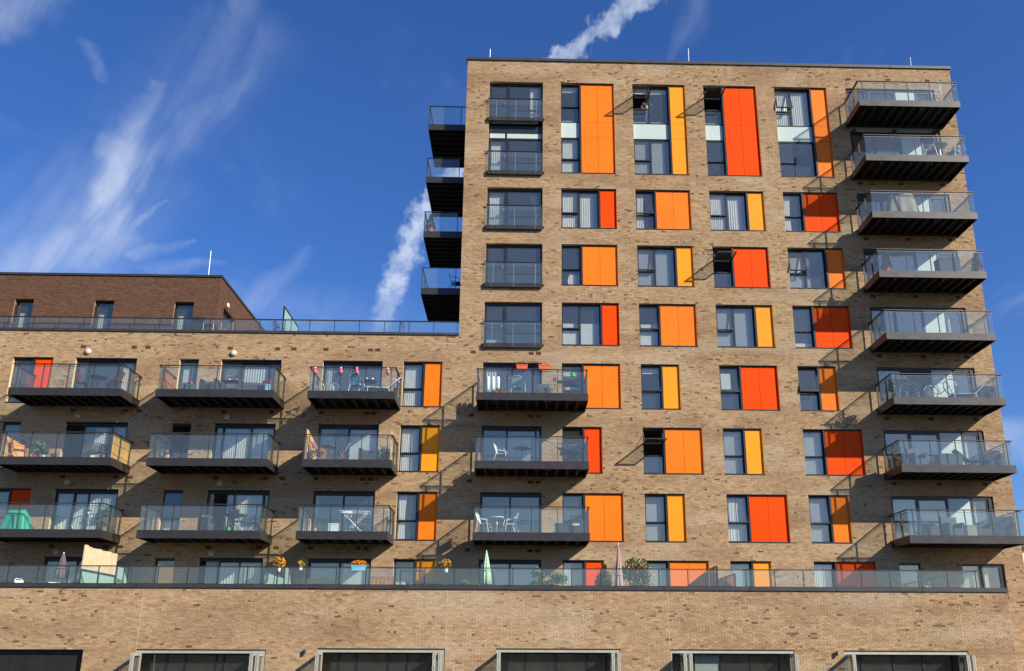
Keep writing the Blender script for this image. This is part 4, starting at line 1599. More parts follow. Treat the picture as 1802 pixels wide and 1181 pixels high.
# ------------------------------------------------------------------ ground and the world around
structure('ground', MB().quad((-400, -400, GROUND), (400, -400, GROUND), (400, 400, GROUND), (-400, 400, GROUND)), 'paving')
house = building('house', 'cream rendered house with slate roof glimpsed past the tower edge', (42.0, 29.0, GROUND))
MB().box(37.6, 47.0, 25.0, 33.0, GROUND, 8.85).build('wall', 'render_cream', house)
MB().box(37.3, 47.3, 24.7, 33.3, 8.853, 9.1).box(37.6, 47.0, 25.0, 33.0, 9.1, 9.7).build('roof', 'slate', house)


# ------------------------------------------------------------------ things on the balconies
LR = random.Random(99)


def bistro_table(label, loc, r, h, m, group=None, legs='cross', top_t=0.025):
    t = thing('bistro_table', label, 'table', loc, 0, group)
    MB().lathe([(0, h - top_t), (r, h - top_t), (r + 0.006, h - top_t / 2), (r, h), (0, h)], n=24).build('table_top', m, t)
    if legs == 'cross':
        for a in (0.4, 2.0):
            c, s_ = math.cos(a) * r * 0.75, math.sin(a) * r * 0.75
            MB().tube([(c, s_, 0), (-c * 0.8, -s_ * 0.8, h - top_t)], 0.013, 6).build('leg', m, t)
            MB().tube([(-c, -s_, 0), (c * 0.8, s_ * 0.8, h - top_t)], 0.013, 6).build('leg', m, t)
    else:
        MB().tube([(0, 0, 0.02), (0, 0, h - top_t)], 0.025, 10).build('leg', m, t)
        MB().lathe([(0, 0), (r * 0.6, 0), (r * 0.55, 0.02), (0.03, 0.03), (0, 0.03)], n=20).build('foot', m, t)
    return t


def folding_chair(label, loc, rz, m, group=None, seat_m=None):
    t = thing('folding_chair', label, 'chair', loc, rz, group)
    sm_ = seat_m or m
    for sx in (-0.20, 0.20):
        MB().bar((sx, -0.24, 0), (sx, 0.24, 0.88), 0.025, 0.03, (0, 1, 0)).build('leg', m, t)
        MB().bar((sx * 0.86, 0.24, 0), (sx * 0.86, -0.20, 0.45), 0.025, 0.03, (0, 1, 0)).build('leg', m, t)
    for i in range(5):
        y = -0.20 + i * 0.085
        MB().box(-0.19, 0.19, y, y + 0.065, 0.435, 0.452).build('seat_slat', sm_, t)
    for i in range(3):
        z = 0.60 + i * 0.10
        y = 0.24 * (z / 0.88) * 2 - 0.24
        MB().box(-0.20, 0.20, y - 0.01, y + 0.01, z, z + 0.075).build('back_slat', sm_, t)
    return t


def rattan_chair(label, loc, rz, wd=0.70, dp=0.66, bh=0.78, group=None, arm=True, m='charcoal_rattan', cushion=None, name='rattan_armchair', cat='armchair'):
    t = thing(name, label, cat, loc, rz, group)
    h = wd / 2
    MB().box(-h, h, -dp / 2, dp / 2, 0.05, 0.36).build('base', m, t)
    MB().box(-h, h, dp / 2 - 0.12, dp / 2, 0.362, bh).build('backrest', m, t)
    if arm:
        for s_ in (-1, 1):
            a, b = sorted((s_ * h, s_ * (h - 0.11)))
            MB().box(a, b, -dp / 2, dp / 2 - 0.122, 0.362, 0.60).build('armrest', m, t)
    for sx in (-h + 0.03, h - 0.03):
        for sy in (-dp / 2 + 0.03, dp / 2 - 0.03):
            MB().box(sx - 0.025, sx + 0.025, sy - 0.025, sy + 0.025, 0, 0.049).build('leg', 'black_plastic', t)
    if cushion:
        MB().box(-h + 0.12, h - 0.12, -dp / 2 + 0.02, dp / 2 - 0.13, 0.363, 0.45).build('cushion', cushion, t)
    return t


def rattan_box(label, loc, sx, sy, h, m='charcoal_rattan'):
    t = thing('storage_box', label, 'box', loc)
    MB().box(-sx / 2, sx / 2, -sy / 2, sy / 2, 0, h - 0.06).build('body', m, t)
    MB().box(-sx / 2 - 0.012, sx / 2 + 0.012, -sy / 2 - 0.012, sy / 2 + 0.012, h - 0.058, h).build('lid', m, t)
    return t


def tube_chair(label, loc, rz, m, group=None, sling=None):
    t = thing('metal_chair', label, 'chair', loc, rz, group)
    for s_ in (-1, 1):
        x = 0.25 * s_
        MB().tube([(x, -0.27, 0), (x * 0.97, -0.20, 0.40), (x, -0.16, 0.62), (x, 0.10, 0.66), (x * 0.95, 0.22, 0.70)], 0.014, 7).build('arm_frame', m, t)
        MB().tube([(x, 0.34, 0), (x * 0.92, 0.20, 0.42), (x * 0.90, 0.30, 0.84)], 0.014, 7).build('leg', m, t)
    MB().tube([(-0.225, 0.30, 0.84), (-0.12, 0.33, 0.89), (0.12, 0.33, 0.89), (0.225, 0.30, 0.84)], 0.014, 7).build('top_rail', m, t)
    sm_ = sling or m
    MB().box(-0.22, 0.22, -0.21, 0.20, 0.405, 0.425).build('seat', sm_, t)
    b = MB()
    b.bar((0, 0.215, 0.50), (0, 0.305, 0.83), 0.40, 0.014, (0, -1, 0.25))
    b.build('backrest', sm_, t)
    return t


def pot(mb_parent, r, h, m):
    MB().lathe([(0, 0), (r * 0.72, 0), (r * 0.95, h * 0.85), (r * 1.05, h * 0.86), (r * 1.05, h), (r * 0.9, h), (r * 0.88, h * 0.92), (0, h * 0.92)], n=18).build('pot', m, mb_parent, False)


def potted(label, loc, r, h, leaf_r, leaf_h, n, size, potm='terracotta', leafm='leaf', blossom=None, name='potted_plant', cat='plant', group=None, nb=60):
    t = thing(name, label, cat, loc, LR.uniform(0, 6), group)
    pot(t, r, h, potm)
    cz = h + leaf_h * 0.5
    st = MB()
    for i in range(5):
        a = LR.uniform(0, 6.28)
        st.tube([(0, 0, h * 0.9), (math.cos(a) * leaf_r * 0.3, math.sin(a) * leaf_r * 0.3, cz), (math.cos(a) * leaf_r * 0.6, math.sin(a) * leaf_r * 0.6, h + leaf_h * 0.85)], 0.008, 5)
    st.build('stem', 'bark', t)
    MB().leaves((0, 0, cz), (leaf_r, leaf_r, leaf_h * 0.55), n, size, LR, 0.4).build('foliage', leafm, t)
    if blossom:
        MB().leaves((0, 0, cz + leaf_h * 0.1), (leaf_r * 1.02, leaf_r * 1.02, leaf_h * 0.55), nb, size * 0.9, LR, 0.8, 2.0).build('blossom', blossom, t)
    return t


def topiary(label, loc, h, group=None):
    t = thing('cone_topiary', label, 'shrub', loc, 0, group)
    pot(t, 0.16, 0.26, 'terracotta')
    MB().tube([(0, 0, 0.2), (0, 0, 0.26 + h * 0.8)], 0.02, 6).build('trunk', 'bark', t)
    f = MB()
    for i in range(1100):
        z = LR.random() ** 1.4
        rr = 0.24 * (1 - z) ** 0.8 * math.sqrt(LR.uniform(0.55, 1.0)) + 0.015
        a = LR.uniform(0, 6.283)
        f.leaves((rr * math.cos(a), rr * math.sin(a), 0.27 + z * h), (0.02, 0.02, 0.02), 1, 0.035, LR, 0.0)
    f.build('foliage', 'leaf_dark', t)
    return t


def bicycle(label, loc, rz, m, s=1.0):
    t = thing('bicycle', label, 'bicycle', loc, rz, None, s)
    R_ = 0.335
    for x in (-0.50, 0.50):
        c = [(x + R_ * math.cos(a), 0, R_ + R_ * math.sin(a)) for a in [2 * PI * i / 28 for i in range(28)]]
        wo = MB().tube(c, 0.016, 6, True).build('wheel', 'black_plastic', t)
        c2 = [(x + (R_ - 0.03) * math.cos(a), 0, R_ + (R_ - 0.03) * math.sin(a)) for a in [2 * PI * i / 28 for i in range(28)]]
        MB().tube(c2, 0.008, 5, True).build('rim', 'steel', wo)
        sp = MB()
        for i in range(14):
            a = 2 * PI * i / 14
            sp.bar((x, 0.01, R_), (x + (R_ - 0.03) * math.cos(a), 0, R_ + (R_ - 0.03) * math.sin(a)), 0.003, 0.003)
        sp.build('spokes', 'steel', wo)
    bb, seat_t, head_t, head_b = (-0.06, 0, 0.28), (-0.20, 0, 0.78), (0.34, 0, 0.80), (0.38, 0, 0.64)
    f = MB()
    for a, b in ((bb, seat_t), (seat_t, head_t), (bb, head_b), (head_t, head_b), (bb, (-0.5, 0, R_)), (seat_t, (-0.5, 0, R_)), (head_b, (0.5, 0, R_))):
        f.tube([a, b], 0.017, 8)
    f.build('frame', m, t)
    MB().tube([seat_t, (-0.225, 0, 0.92)], 0.013, 6).build('seat_post', 'steel', t)
    MB().box(-0.36, -0.10, -0.06, 0.06, 0.915, 0.955).build('saddle', 'black_plastic', t)
    MB().tube([(0.34, 0, 0.80), (0.32, 0, 0.90)], 0.013, 6).tube([(0.40, -0.21, 0.84), (0.46, -0.21, 0.92), (0.33, -0.19, 0.93), (0.33, 0.19, 0.93), (0.46, 0.21, 0.92), (0.40, 0.21, 0.84)], 0.012, 6).build('handlebar', 'black_plastic', t)
    MB().lathe([(0, -0.01), (0.09, -0.01), (0.09, 0.01), (0, 0.01)], n=18).build('chainring', 'steel', t).rotation_euler = (PI / 2, 0, 0)
    t.children[-1].location = (-0.06, -0.03, 0.28)
    return t


def parasol(label, loc, h, m, group=None, r=0.17, tilt=0.0, skirt=1.0):
    t = thing('parasol', label, 'parasol', loc, 0.3, group)
    t.rotation_euler = (tilt, 0, 0.3)
    MB().tube([(0, 0, 0.06), (0, 0, h + 0.04)], 0.02, 8).build('pole', 'white_paint', t)
    MB().lathe([(0, 0), (0.25, 0), (0.25, 0.05), (0.05, 0.09), (0, 0.09)], n=20).build('base', 'dark_metal', t)
    z0 = h - skirt
    MB().lathe([(r * 0.55, z0), (r, z0 + 0.03), (r * 0.86, z0 + skirt * 0.3), (r * 0.55, z0 + skirt * 0.62), (r * 0.22, z0 + skirt * 0.93), (0.012, h)], n=40, flute=8, famp=0.16).build('canopy', m, t, True)
    MB().lathe([(r * 0.68, z0 + skirt * 0.40), (r * 0.9, z0 + skirt * 0.42), (r * 0.88, z0 + skirt * 0.45), (r * 0.66, z0 + skirt * 0.46)], n=24).build('tie_strap', m, t)
    return t


def rail_planter(label, loc, m, blossom, group=None, wd=0.42, leafm='leaf', nb=120, nl=60):
    t = thing('rail_planter', label, 'planter', loc, 0, group)
    h = wd / 2
    p = MB()
    a, b = 0.075, 0.095
    v = [(-h + 0.03, -a, 0), (h - 0.03, -a, 0), (h - 0.03, a, 0), (-h + 0.03, a, 0), (-h, -b, 0.18), (h, -b, 0.18), (h, b, 0.18), (-h, b, 0.18)]
    p.v += v
    p.f += [(0, 3, 2, 1), (4, 5, 6, 7), (0, 1, 5, 4), (1, 2, 6, 5), (2, 3, 7, 6), (3, 0, 4, 7)]
    p.build('trough', m, t)
    MB().box(-h - 0.015, h + 0.015, -b - 0.012, b + 0.012, 0.165, 0.195).build('rim', m, t)
    MB().leaves((0, 0, 0.24), (h * 0.95, 0.12, 0.09), nl, 0.05, LR, 0.3).build('foliage', leafm, t)
    if blossom:
        for bm_ in (blossom if isinstance(blossom, tuple) else (blossom,)):
            MB().leaves((0, 0, 0.28), (h * 1.02, 0.14, 0.10), nb, 0.045, LR, 0.5, 2.0).build('blossom', bm_, t)
    return t


def lantern(label, loc, m, group=None, s=1.0):
    t = thing('hanging_lantern', label, 'lantern', loc, 0, group, s)
    MB().lathe([(0, -0.24), (0.045, -0.24), (0.062, -0.19), (0.062, -0.12), (0.035, -0.07), (0.028, -0.03), (0, -0.03)], n=14).build('jar', m, t, True)
    MB().lathe([(0, -0.03), (0.036, -0.03), (0.036, 0.0), (0, 0.0)], n=14).build('cap', 'white_paint', t)
    MB().tube([(0, 0, 0), (0.012, 0, 0.05), (0, 0, 0.09)], 0.005, 5).build('hook', 'steel', t)
    return t


def hanging_pot(label, loc, group=None):
    t = thing('hanging_pot', label, 'plant pot', loc, 0, group)
    pot(t, 0.075, 0.12, 'terracotta')
    MB().tube([(0, 0, 0.10), (0.02, 0.0, 0.22), (0, 0, 0.33)], 0.007, 5).build('hanger', 'pale_timber', t)
    MB().leaves((0, 0, 0.15), (0.08, 0.08, 0.05), 24, 0.035, LR, 0.2).build('foliage', 'leaf_pale', t)
    return t


def drying_rack(label, loc, rz=0.0):
    t = thing('drying_rack', label, 'drying rack', loc, rz)
    for y in (-0.26, 0.26):
        MB().tube([(-0.36, y, 0), (0.50, y, 0.88)], 0.012, 6).build('leg', 'white_paint', t)
        MB().tube([(0.36, y, 0), (-0.50, y, 0.88)], 0.012, 6).build('leg', 'white_paint', t)
    r = MB()
    for y in (-0.26, 0.26):
        r.tube([(-0.62, y, 0.88), (0.62, y, 0.88)], 0.010, 6)
    for i in range(9):
        x = -0.56 + i * 0.14
        r.tube([(x, -0.26, 0.885), (x, 0.26, 0.885)], 0.005, 5)
    r.build('rails', 'white_paint', t)
    wavy(t, -0.40, -0.10, 0.62, 0.89, -0.27, 'curtain', 0.1, 0.012, 'towel')
    return t


def barbecue(label, loc, cover='black_plastic', group=None):
    t = thing('barbecue', label, 'barbecue', loc, 0, group)
    b = MB().box(-0.36, 0.36, -0.24, 0.24, 0.55, 0.72)
    b.build('firebox', cover, t)
    hd = MB()
    n = 8
    for i in range(n):
        a0, a1 = PI * i / n, PI * (i + 1) / n
        hd.quad((-0.36, -0.24 * math.cos(a0), 0.722 + 0.24 * math.sin(a0)), (0.36, -0.24 * math.cos(a0), 0.722 + 0.24 * math.sin(a0)),
                (0.36, -0.24 * math.cos(a1), 0.722 + 0.24 * math.sin(a1)), (-0.36, -0.24 * math.cos(a1), 0.722 + 0.24 * math.sin(a1)))
    for x in (-0.36, 0.36):
        i = len(hd.v)
        hd.v += [(x, -0.24 * math.cos(PI * k / n), 0.722 + 0.24 * math.sin(PI * k / n)) for k in range(n + 1)]
        hd.f.append(tuple(range(i, i + n + 1)) if x > 0 else tuple(reversed(range(i, i + n + 1))))
    hd.build('hood', cover, t)
    MB().box(-0.62, -0.365, -0.2, 0.2, 0.70, 0.725).build('side_shelf', 'dark_metal', t)
    MB().tube([(-0.2, -0.27, 0.80), (0.2, -0.27, 0.80)], 0.012, 6).build('handle', 'steel', t)
    for x in (-0.32, 0.32):
        for y in (-0.2, 0.2):
            MB().box(x - 0.02, x + 0.02, y - 0.02, y + 0.02, 0, 0.549).build('leg', 'dark_metal', t)
    MB().box(-0.34, 0.34, -0.22, 0.22, 0.15, 0.17).build('lower_shelf', 'dark_metal', t)
    return t


def draped(label, loc, sx, sy, h, m, name='covered_furniture', cat='cover', top=0.55, seed=1):
    """cloth thrown over furniture: folds hang from an uneven top"""
    t = thing(name, label, cat, loc)
    R_ = random.Random(seed)
    mb_ = MB()
    n, rows = 48, 7
    for r in range(rows):
        f = r / (rows - 1)
        for i in range(n):
            a = 2 * PI * i / n
            k = (abs(math.cos(a)) ** 4 + abs(math.sin(a)) ** 4) ** (-0.25)
            w_ = top + (1 - top) * f ** 0.8
            fold = 1 + 0.10 * f * math.sin(9 * a + seed) + 0.05 * f * math.sin(17 * a)
            mb_.v.append((sx / 2 * k * math.cos(a) * w_ * fold, sy / 2 * k * math.sin(a) * w_ * fold, h * (1 - f) + 0.05 * math.sin(3 * a + seed) * (1 - f) + 0.02 * f * abs(math.sin(9 * a))))
    for r in range(rows - 1):
        for i in range(n):
            j_ = (i + 1) % n
            mb_.f.append((r * n + i, (r + 1) * n + i, (r + 1) * n + j_, r * n + j_))
    mb_.f.append(tuple(range(n)))
    mb_.build('cover', m, t, True)
    fr = MB()
    for x in (-sx * 0.2, sx * 0.2):
        for y in (-sy * 0.2, sy * 0.2):
            fr.tube([(x, y, 0), (x, y, h * 0.85)], 0.015, 6)
    fr.box(-sx * 0.22, sx * 0.22, -sy * 0.22, sy * 0.22, h * 0.83, h * 0.87)
    fr.build('frame', 'dark_metal', t)
    return t


def side_screen(label, x, k, h, m, y0=-1.80, y1=-0.10, cut=0.0, group=None):
    """boarded privacy screen standing along a balcony end"""
    t = thing('privacy_screen', label, 'screen', (x, (y0 + y1) / 2, DK(k)), 0, group)
    L = y1 - y0
    n = 9
    for i in range(n):
        a = -L / 2 + L * i / n
        MB().box(-0.012, 0.012, a + 0.004, a + L / n - 0.004, 0.03, h + 0.02 * math.sin(i * 1.7) - cut * i / n).build('board', m, t)
    MB().box(0.0125, 0.03, -L / 2, L / 2, 0.2, 0.26).build('batten', m, t)
    MB().box(0.0125, 0.03, -L / 2, L / 2, h - 0.35, h - 0.29).build('batten', m, t)
    return t


def lounger(label, loc, rz, m, sling):
    t = thing('lounger', label, 'lounger', loc, rz)
    for y in (-0.28, 0.28):
        MB().tube([(-0.75, y, 0.30), (0.25, y, 0.30), (0.75, y, 0.80)], 0.018, 6).build('side_rail', m, t)
        MB().tube([(-0.65, y, 0), (-0.60, y, 0.30)], 0.016, 6).build('leg', m, t)
        MB().tube([(0.35, y, 0), (0.25, y, 0.30)], 0.016, 6).build('leg', m, t)
    b = MB().box(-0.74, 0.25, -0.26, 0.26, 0.305, 0.325)
    b.bar((0.25, 0, 0.315), (0.75, 0, 0.815), 0.52, 0.02, (-1, 0, 1))
    b.build('sling', sling, t)
    return t


Z3, Z4, Z5 = DK(3) + 0.002, DK(4) + 0.002, DK(5) + 0.002
# wing, first balcony column -------------------------------------------------
bistro_table('round dark red garden table on the top left balcony', (-15.22, -1.15, Z5), 0.36, 0.72, 'maroon')
folding_chair('dark red folding chair left of the red garden table', (-15.88, -1.15, Z5), math.radians(80), 'maroon')
folding_chair('dark red folding chair right of the red garden table', (-14.72, -1.0, Z5), math.radians(-75), 'maroon')
folding_chair('dark red folding chair nearest the right end of the red table balcony', (-14.30, -1.45, Z5), math.radians(-100), 'maroon')
side_screen('plywood screen at the left end of the plant-filled balcony', -18.36, 4, 0.92, 'pine', cut=0.1)
side_screen('plywood screen at the right end of the plant-filled balcony', -13.90, 4, 0.98, 'pine')
potted('tall leafy plant in terracotta pot between the two plywood screens', (-17.25, -1.2, Z4), 0.13, 0.22, 0.34, 0.62, 170, 0.085, 'terracotta', 'leaf_pale')
potted('bushy green plant in white pot beside the tall leafy plant', (-16.85, -1.35, Z4), 0.10, 0.18, 0.18, 0.30, 90, 0.06, 'white_paint', 'leaf')
tube_chair('bright red metal chair by the left plywood screen', (-17.95, -1.25, Z4), math.radians(120), 'red_gloss')
tube_chair('grey sling chair on the plant-filled balcony before the patio door', (-15.02, -0.9, Z4), math.radians(15), 'dark_metal', None, 'charcoal_rattan')
potted('low bright green plant in white pot in front of the grey sling chair', (-14.82, -1.5, Z4), 0.11, 0.16, 0.22, 0.26, 110, 0.055, 'white_paint', 'leaf_pale')
potted('dark olive plant in terracotta pot next to the right plywood screen', (-14.36, -1.4, Z4), 0.12, 0.20, 0.26, 0.55, 140, 0.06, 'terracotta', 'leaf')
potted('small pink flowering plant on the floor of the plant-filled balcony', (-16.35, -1.55, Z4), 0.08, 0.10, 0.14, 0.14, 60, 0.04, 'black_plastic', 'leaf_dark', 'blossom_pink', nb=20)
draped('turquoise tarpaulin thrown over furniture on the lowest left balcony', (-17.55, -1.2, Z3), 1.15, 0.9, 0.82, 'teal_tarp', seed=3)
bicycle('dark bicycle parked at the right end of the lowest left balcony', (-14.55, -1.2, Z3), math.radians(12), 'black_plastic', 0.92)
potted('dark straggly shrub beside the bicycle on the lowest left balcony', (-14.08, -1.5, Z3), 0.12, 0.2, 0.24, 0.66, 110, 0.06, 'black_plastic', 'leaf_dark')
# wing, second balcony column
side_screen('reddish slatted screen at the left end of the top middle wing balcony', -12.30, 5, 0.88, 'teak', cut=0.0)
potted('pink orchid in white pot behind the slim window of the top floor', (-11.62, -0.35, Z5 + 0.30), 0.08, 0.22, 0.12, 0.28, 30, 0.05, 'white_paint', 'leaf', 'blossom_pink', nb=40)
rattan_chair('dark sofa chair left of the potted-plant table', (-10.40, -1.2, Z5), math.radians(-10), 0.75, 0.6, 0.62)
rattan_chair('small dark lounge seat below the slim window', (-11.35, -1.3, Z5), math.radians(20), 0.72, 0.6, 0.48, arm=False)
t_ = thing('side_table', 'dark slatted table carrying two small pots on a wing balcony', 'table', (-9.50, -1.2, Z5))
MB().box(-0.40, 0.40, -0.25, 0.25, 0.55, 0.58).build('table_top', 'charcoal_rattan', t_)
for sx in (-0.36, 0.36):
    for sy in (-0.2, 0.2):
        MB().box(sx - 0.02, sx + 0.02, sy - 0.02, sy + 0.02, 0, 0.549).build('leg', 'charcoal_rattan', t_)
MB().box(-0.36, 0.36, -0.2, 0.2, 0.2, 0.22).build('shelf', 'charcoal_rattan', t_)
potted('small orange flowering pot at the left of the dark slatted table', (-9.65, -1.2, Z5 + 0.582), 0.06, 0.10, 0.10, 0.14, 50, 0.035, 'white_paint', 'leaf', 'blossom_orange', nb=14)
potted('small terracotta pot of herbs at the right of the dark slatted table', (-9.35, -1.2, Z5 + 0.582), 0.07, 0.11, 0.12, 0.12, 60, 0.035, 'terracotta', 'leaf')
rattan_chair('long dark sofa right of the potted-plant table', (-8.60, -1.15, Z5), math.radians(8), 1.2, 0.6, 0.60)
t_ = potted('pale blue tub of pink flowers at the right end of the balcony', (-7.95, -1.45, Z5), 0.16, 0.36, 0.17, 0.22, 70, 0.05, 'planter_blue', 'leaf', 'blossom_pink', nb=50)
t_ = bistro_table('dark round garden table on the lowest middle wing balcony', (-8.85, -1.15, Z3), 0.55, 0.74, 'dark_metal')
rattan_chair('dark round-backed tub chair left of the dark round garden table', (-9.85, -1.15, Z3), math.radians(60), 0.62, 0.6, 0.72)
tube_chair('black stacking chair in front of the dark round garden table', (-8.62, -1.55, Z3), math.radians(170), 'dark_metal', None, 'black_plastic')
tube_chair('black chair to the right of the dark round garden table', (-8.0, -1.2, Z3), math.radians(-80), 'dark_metal', None, 'charcoal_rattan')
t_ = thing('watering_can', 'lime green watering can under the dark round garden table', 'watering can', (-8.95, -1.5, Z3))
MB().lathe([(0, 0), (0.10, 0), (0.11, 0.18), (0.08, 0.20), (0, 0.20)], n=16).build('body', 'lime_plastic', t_)
MB().tube([(0.09, 0, 0.05), (0.20, 0, 0.22)], 0.015, 6).build('spout', 'lime_plastic', t_)
MB().tube([(-0.09, 0, 0.06), (-0.17, 0, 0.15), (-0.06, 0, 0.24), (0.04, 0, 0.20)], 0.01, 6).build('handle', 'lime_plastic', t_)
# wing, third balcony column
GL = 'pink lanterns hung along the rail'
for x, lb in ((-5.86, 'leftmost of the four pink lanterns on the glass balcony rail'), (-4.78, 'second pink lantern from the left on the glass balcony rail'),
              (-4.11, 'third pink lantern from the left on the glass balcony rail'), (-2.80, 'rightmost of the four pink lanterns on the glass balcony rail')):
    lantern(lb, (x, -1.955, S(5) - 0.045), 'pink_gloss', GL, 1.15)
t_ = thing('string_light', 'string of small white bulbs hung inside the lantern balcony', 'string lights', (-4.9, -1.80, Z5))
pts = [(-1.0 + 0.05 * i, 0, 0.93 - 0.10 * math.sin(PI * (i % 14) / 14)) for i in range(43)]
MB().tube(pts, 0.004, 5).build('cable', 'black_plastic', t_)
for i in range(2, 43, 5):
    MB().lathe([(0, -0.05), (0.018, -0.035), (0.016, -0.01), (0, 0)], pts[i], 8).build('bulb', 'white_paint', t_)
bicycle('small silver bicycle leaning at the left end of the lantern balcony', (-5.55, -0.95, Z5), math.radians(20), 'steel', 0.72)
tube_chair('turquoise canvas chair in the middle of the lantern balcony', (-4.18, -1.3, Z5), math.radians(165), 'white_paint', None, 'pale_blue')
lounger('low white deckchair with turquoise sling at the right of the lantern balcony', (-3.12, -1.2, Z5), math.radians(10), 'white_paint', 'pale_blue')
t_ = bistro_table('dark folding table with crossed white legs on the lantern balcony', (-3.72, -1.0, Z5), 0.36, 0.72, 'slate')
for x, lb in ((-3.83, 'left white cup on the folding table of the lantern balcony'), (-3.58, 'right white cup on the folding table of the lantern balcony')):
    t_ = thing('cup', lb, 'cup', (x, -1.05, Z5 + 0.722))
    MB().lathe([(0, 0), (0.035, 0), (0.045, 0.12), (0.04, 0.12), (0.03, 0.015), (0, 0.015)], n=14).build('body', 'white_paint', t_)
    MB().tube([(0.04, 0, 0.03), (0.075, 0, 0.06), (0.042, 0, 0.10)], 0.006, 5).build('handle', 'white_paint', t_)
side_screen('tall pine screen at the left end of the balcony with teak bistro set', -6.02, 4, 1.30, 'pine', cut=0.25)
side_screen('tall pine screen at the right end of the balcony with teak bistro set', -2.53, 4, 1.25, 'pine', cut=0.3)
bistro_table('round teak bistro table between two teak folding chairs', (-5.20, -1.15, Z4), 0.34, 0.72, 'teak')
folding_chair('teak folding chair left of the teak bistro table', (-5.66, -1.3, Z4), math.radians(70), 'teak')
folding_chair('teak folding chair right of the teak bistro table', (-4.62, -1.1, Z4), math.radians(-65), 'teak')
rattan_chair('black rattan armchair beside the green plant and pine screen', (-3.52, -1.2, Z4), math.radians(-5), 0.72, 0.62, 0.60)
potted('leafy green plant in the corner by the right pine screen', (-2.84, -1.35, Z4), 0.12, 0.2, 0.25, 0.45, 130, 0.065, 'black_plastic', 'leaf')
potted('dark green plant low beside the left pine screen', (-5.85, -1.6, Z4), 0.10, 0.16, 0.16, 0.30, 80, 0.05, 'black_plastic', 'leaf_dark')
drying_rack('white folding clothes airer on the lowest balcony next to the yellow window', (-3.92, -1.25, Z3), 0.1)
t_ = rattan_box('low white box left of the clothes airer', (-4.75, -1.2, Z3), 0.40, 0.3, 0.40, 'white_paint')
# tower, first column balconies ----------------------------------------------
GP = 'terracotta troughs on the tower balcony rail'
rail_planter('left terracotta trough clipped to the tower balcony rail', (2.86, -2.02, S(5) - 0.05), 'terracotta', None, GP, 0.48, 'leaf', 0, 26)
rail_planter('right terracotta trough clipped to the tower balcony rail', (3.80, -2.02, S(5) - 0.05), 'terracotta', None, GP, 0.48, 'leaf_pale', 0, 14)
for x, z_, lb in ((2.14, 0.58, 'lower of the two small pots hanging below the left terracotta trough'), (2.30, 0.66, 'upper of the two small pots hanging below the left terracotta trough'),
                  (4.26, 0.56, 'single small pot hanging right of the terracotta troughs')):
    hanging_pot(lb, (x, -1.75, Z5 + z_), 'small pots hanging inside the rail')
t_ = thing('windbreak', 'three white upright canvas tubes at the left end of the trough balcony', 'windbreak', (1.62, -1.0, Z5))
for i in range(3):
    MB().lathe([(0, 0), (0.065, 0), (0.07, 0.9), (0.05, 0.98), (0, 1.0)], (-0.22 + i * 0.22, 0, 0), 14).build('tube', 'white_paint', t_, True)
MB().box(-0.30, 0.30, -0.012, 0.012, 0.25, 0.30).build('crossbar', 'white_paint', t_)
tube_chair('pale green garden chair in the middle of the trough balcony', (2.72, -1.15, Z5), math.radians(160), 'sage_green', None, 'sage_green')
rattan_chair('grey garden chair to the right of the pale green chair', (3.82, -1.2, Z5), math.radians(5), 0.55, 0.55, 0.66, arm=False)
barbecue('black hooded barbecue at the right of the trough balcony', (5.02, -1.2, Z5), group='black barbecues on the tower balconies')
t_ = thing('watering_can', 'bright green watering can standing on the barbecue hood', 'watering can', (5.08, -1.2, Z5 + 0.962))
MB().lathe([(0, 0), (0.09, 0), (0.10, 0.15), (0.07, 0.17), (0, 0.17)], n=14).build('body', 'lime_plastic', t_)
MB().tube([(0.08, 0, 0.04), (0.18, 0, 0.18)], 0.014, 6).build('spout', 'lime_plastic', t_)
MB().tube([(-0.08, 0, 0.05), (-0.15, 0, 0.12), (-0.05, 0, 0.20), (0.03, 0, 0.17)], 0.01, 6).build('handle', 'lime_plastic', t_)
rail_planter('wooden trough of dark plants low at the left of the trough balcony', (2.0, -1.5, Z5), 'teak', 'blossom_yellow', None, 0.6, 'leaf_dark', 10, 110)
bistro_table('round dark table on the middle tower balcony', (2.90, -1.15, Z4), 0.38, 0.72, 'slate', None, 'single')
tube_chair('white wire chair left of the round dark table on the middle tower balcony', (2.05, -1.2, Z4), math.radians(80), 'white_paint')
barbecue('black covered barbecue at the right of the middle tower balcony', (5.02, -1.15, Z4), group='black barbecues on the tower balconies')
bistro_table('round white metal table on the lowest tower balcony', (1.90, -1.15, Z3), 0.30, 0.72, 'white_paint', None, 'single')
tube_chair('white metal armchair left of the round white table', (1.38, -1.2, Z3), math.radians(75), 'white_paint')
tube_chair('white metal armchair right of the round white table', (2.42, -1.2, Z3), math.radians(-75), 'white_paint')
rattan_box('low grey rattan box left of the grey rattan armchair', (4.55, -1.2, Z3), 0.52, 0.5, 0.46)
rattan_chair('tall grey rattan armchair at the right end of the lowest tower balcony', (5.18, -1.2, Z3), math.radians(-8), 0.60, 0.6, 0.86, cushion='blind')
